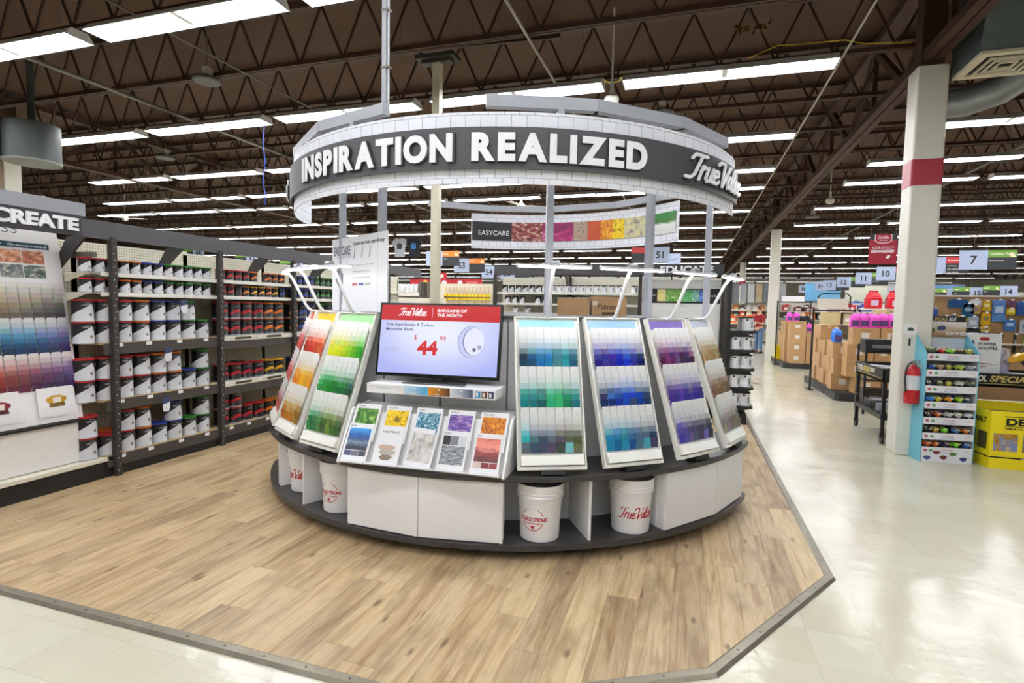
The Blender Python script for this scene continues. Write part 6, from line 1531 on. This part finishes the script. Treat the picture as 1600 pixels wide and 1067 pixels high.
# behind the screen: white goods shelf, roller display and red header
wg = thing('gondola_shelf', 'far shelf of white packs left of the cream post', 'shelving', (-7.75, 13.0, 0)); MB().bx(0, 1.1, .2, .24, 0, 2.15).build('back_panel', M_peg, wg); [MB().bx(0, 1.1, -.2, .2, z_-.03, z_).build('shelf', M_cream, wg) for z_ in (.15, .8, 1.2, 1.55, 1.86)]; MB().bx(1.1, 1.15, -.2, .24, 0, 2.2).build('end_post', mat((90, 84, 76), .5), wg)
goods(-7.72, 12.9, 1.86, 1.05, 8, [(240, 240, 240), (236, 238, 244), (226, 230, 240)], 'far white shelf left of the cream post, upper tier', 30, .2, (.24, .32)); goods(-7.72, 12.9, 1.55, 1.05, 7, [(240, 240, 240), (200, 206, 220), (236, 236, 236)], 'far white shelf left of the cream post, lower tier', 31, .2, (.16, .24))
rb = thing('pegboard_stand', 'cream pegboard of yellow-wrapped brushes behind the screen', 'shelving', (-5.4, 13.0, 0)); MB().bx(-1.1, .7, .1, .14, 0, 2.16).build('board', M_peg, rb); [MB().bx(sx-.03, sx+.03, .0, .14, 0, 2.2).build('post', mat((110, 100, 86), .5), rb) for sx in (-1.1, .72)]
for k, (z_, lb_) in enumerate(((2.08, 'upper'), (1.72, 'lower'))):
    for i in range(12):
        t = thing('paint_brush', 'wooden brush in yellow sleeve, %s from left, %s row behind screen' % (ORD[i], lb_), 'brush', (-6.0+i*.105, 13.03, z_-.33), 0, 'brushes behind the screen')
        MB().cyl((0, 0, .14), (0, 0, .33), .014, .02, 8).build('handle', mat((214, 180, 150), .5), t); MB().bx(-.042, .042, -.02, .02, 0, .15).build('sleeve', mat((250, 214, 20), .4, 0, .25), t); MB().bx(-.042, .042, -.023, -.02, .05, .085).build('sleeve_band', mat((70, 60, 40), .5), t); MB().cyl((0, 0, .32), (0, .08, .32), .004, n=5).build('hook', Mp, t)
rh = thing('header_sign', 'long red header sign with small logos behind the cream post', 'sign', (-6.2, 13.35, 2.12)); MB().bx(-1.0, 1.05, 0, .04, 0, .17).build('board', M_red, rh); MB().bx(-.35, .05, .0, .04, .17, .34).build('shield_board', M_red, rh); [MB().bx(sx-.02, sx+.02, .04, .07, -2.12, .1).build('post', Mb2, rh) for sx in (-.9, .9)]
mb = MB(); mb.col = (240, 226, 226); mb.prism([(-.28, .30), (-.28, .22), (-.15, .18), (-.02, .22), (-.02, .30)], -.004, 0, 'y'); mb.col = (230, 200, 60)
for x_ in (-.55, .0, .45): mb.ball((x_, -.004, .085), (.07, .006, .06), 10, 6); mb.col = (220, 220, 226)
mb.col = (236, 170, 160); text(mb, 'GOTTGUY', .62, .05, .06, .32, .01, None, .003); mb.build('logos', M_attr, rh, col=True)
for i, (x, c, g_, lab) in enumerate(((-10.7, (176, 180, 186), (60, 60, 66), 'grey t-shirt hanging high behind the slanted sign'), (-10.1, (26, 30, 44), (60, 130, 190), 'navy t-shirt hanging high beside the grey one'))):
    t = thing('t_shirt', lab, 't-shirt', (x, 19.0, 3.42)); o_ = [(-.20, 0), (.20, 0), (.21, .45), (.27, .40), (.36, .48), (.24, .68), (.10, .72), (.05, .69), (-.05, .69), (-.10, .72), (-.24, .68), (-.36, .48), (-.27, .40), (-.21, .45)]
    MB().prism(o_, -.04, .04, 'y').build('shirt', mat(c, .8), t, bevel=.015); MB().prism([(-.1, .3), (.1, .3), (.11, .48), (0, .54), (-.11, .48)], -.044, -.04, 'y').build('print', mat(g_, .7), t); MB().cyl((0, 0, .70), (0, 0, 2.12), .006, n=5).build('hanger', Mp, t)
gondola(-7.6, 10.6, 2.6, 'plain shelf row hidden behind the slanted sign', 1.75)

# ------------------------------------------------------------------ shoppers
def figure(nm, loc_, rz, lab, shirt, trousers, skin, hair, arms, head_fwd=.02, sleeve=.30):
    t = thing('person', lab, 'person', loc_, rz)
    def skinobj(name, vs, es, rs, m, root=0, sub=2):
        me = bpy.data.meshes.new(name); me.from_pydata(vs, es, []); me.materials.append(m); o = bpy.data.objects.new(name, me); COL.objects.link(o); o.parent = t
        md = o.modifiers.new('skin', 'SKIN'); md.use_smooth_shade = True
        if not me.skin_vertices: pass
        else:
            for i, r in enumerate(rs): me.skin_vertices[0].data[i].radius = r; me.skin_vertices[0].data[i].use_root = (i == root)
        s = o.modifiers.new('smooth', 'SUBSURF'); s.levels = sub; s.render_levels = sub
        return o
    # body faces -y
    V = [(0, 0, .98), (0, .01, 1.12), (0, .02, 1.30), (0, .01, 1.45), (0, 0, 1.54), (0, -head_fwd, 1.64), (0, -head_fwd-.01, 1.74)]
    Rr = [(.15, .11), (.145, .11), (.165, .115), (.12, .09), (.055, .055), (.075, .09), (.06, .07)]
    E_ = [(0, 1), (1, 2), (2, 3), (3, 4), (4, 5), (5, 6)]
    for s in (-1, 1):
        b = len(V); V += [(s*.10, 0, .90), (s*.11, -.01, .52), (s*.115, .02, .10), (s*.12, -.12, .04)]; Rr += [(.09, .09), (.062, .062), (.045, .045), (.045, .03)]; E_ += [(0, b), (b, b+1), (b+1, b+2), (b+2, b+3)]
        el, wr = arms[0 if s < 0 else 1]; b = len(V); V += [(s*.19, .01, 1.42), el, wr]; Rr += [(.058, .058), (.042, .042), (.028, .03)]; E_ += [(3, b), (b, b+1), (b+1, b+2)]
        d = (Vector(wr)-Vector(el)).normalized(); side = d.cross(Vector((0, 0, 1))).normalized(); b2 = len(V)
        V.append(tuple(Vector(wr)+d*.06)); Rr.append((.036, .018)); E_.append((b+2, b2))
        for k in range(4): q = Vector(wr)+d*(.11+.03*(k in (1, 2)))+side*(k-1.5)*.02; V.append(tuple(q-Vector((0, 0, .01)))); Rr.append((.009, .009)); E_.append((b2, len(V)-1))
        q = Vector(wr)+d*.06+side*(-.045*s); V.append(tuple(q)); Rr.append((.010, .010)); E_.append((b+2, len(V)-1))
    skinobj('body', V, E_, Rr, mat(skin, .6, 0, .05))
    vs = [(0, 0, .95), (0, .01, 1.12), (0, .02, 1.30), (0, .01, 1.46)]; rs = [(.175, .13), (.165, .13), (.185, .135), (.13, .10)]; es = [(0, 1), (1, 2), (2, 3)]
    for s in (-1, 1):
        el = Vector(arms[0 if s < 0 else 1][0]); sh_ = Vector((s*.19, .01, 1.42)); m_ = sh_.lerp(el, .8); b = len(vs); vs += [tuple(sh_), tuple(m_)]; rs += [(.075, .075), (.062, .062)]; es += [(3, b), (b, b+1)]
    skinobj('shirt', vs, es, rs, mat(shirt, .8), sub=2)
    vs = [(0, 0, .98)]; rs = [(.165, .125)]; es = []
    for s in (-1, 1): b = len(vs); vs += [(s*.10, 0, .88), (s*.11, -.01, .52), (s*.115, .015, .10)]; rs += [(.105, .105), (.085, .085), (.07, .07)]; es += [(0, b), (b, b+1), (b+1, b+2)]
    skinobj('trousers', vs, es, rs, mat(trousers, .8))
    mb = MB(); mb.ball((0, -head_fwd+.02, 1.705), (.083, .095, .095), 16, 10); mb.build('hair', mat(hair, .8), t)
    mb = MB(); mb.ball((0, -head_fwd-.045, 1.66), (.068, .06, .085), 14, 10); mb.ball((0, -head_fwd-.108, 1.655), (.012, .018, .018), 8, 6)
    for s in (-1, 1): mb.ball((s*.078, -head_fwd, 1.66), (.012, .022, .032), 8, 6)
    mb.build('face', mat(skin, .6, 0, .05), t)
    mb = MB(); [mb.ball((s*.026, -head_fwd-.100, 1.675), (.011, .006, .008), 8, 6) for s in (-1, 1)]; mb.bx(-.025, .025, -head_fwd-.102, -head_fwd-.098, 1.612, 1.618); mb.build('eyes_and_mouth', mat((60, 40, 36), .5), t)
    for s in (-1, 1): MB().hexa([(s*.12-.05, -.20, 0), (s*.12+.05, -.20, 0), (s*.12+.05, .09, 0), (s*.12-.05, .09, 0), (s*.12-.04, -.17, .06), (s*.12+.04, -.17, .06), (s*.12+.045, .08, .11), (s*.12-.045, .08, .11)]).build('shoe', mat((34, 30, 28), .5), t, bevel=.02)
    return t
man = figure('a', (2.50, 23.2, 0), rad(-50), 'man in a dark red polo and jeans reading something, half behind a white column', (160, 26, 44), (96, 124, 160), (206, 158, 132), (90, 70, 56), [((-.24, -.02, 1.14), (-.10, -.26, 1.20)), ((.24, -.02, 1.14), (.10, -.26, 1.20))], .05)
figure('b', (3.62, 21.0, 0), rad(170), 'shopper in a black t-shirt seen from behind over the cartons', (26, 28, 34), (40, 44, 60), (206, 160, 136), (36, 28, 24), [((-.26, .02, 1.14), (-.25, -.10, .90)), ((.26, .02, 1.14), (.25, -.10, .90))])
bpy.data.objects.remove(_to)
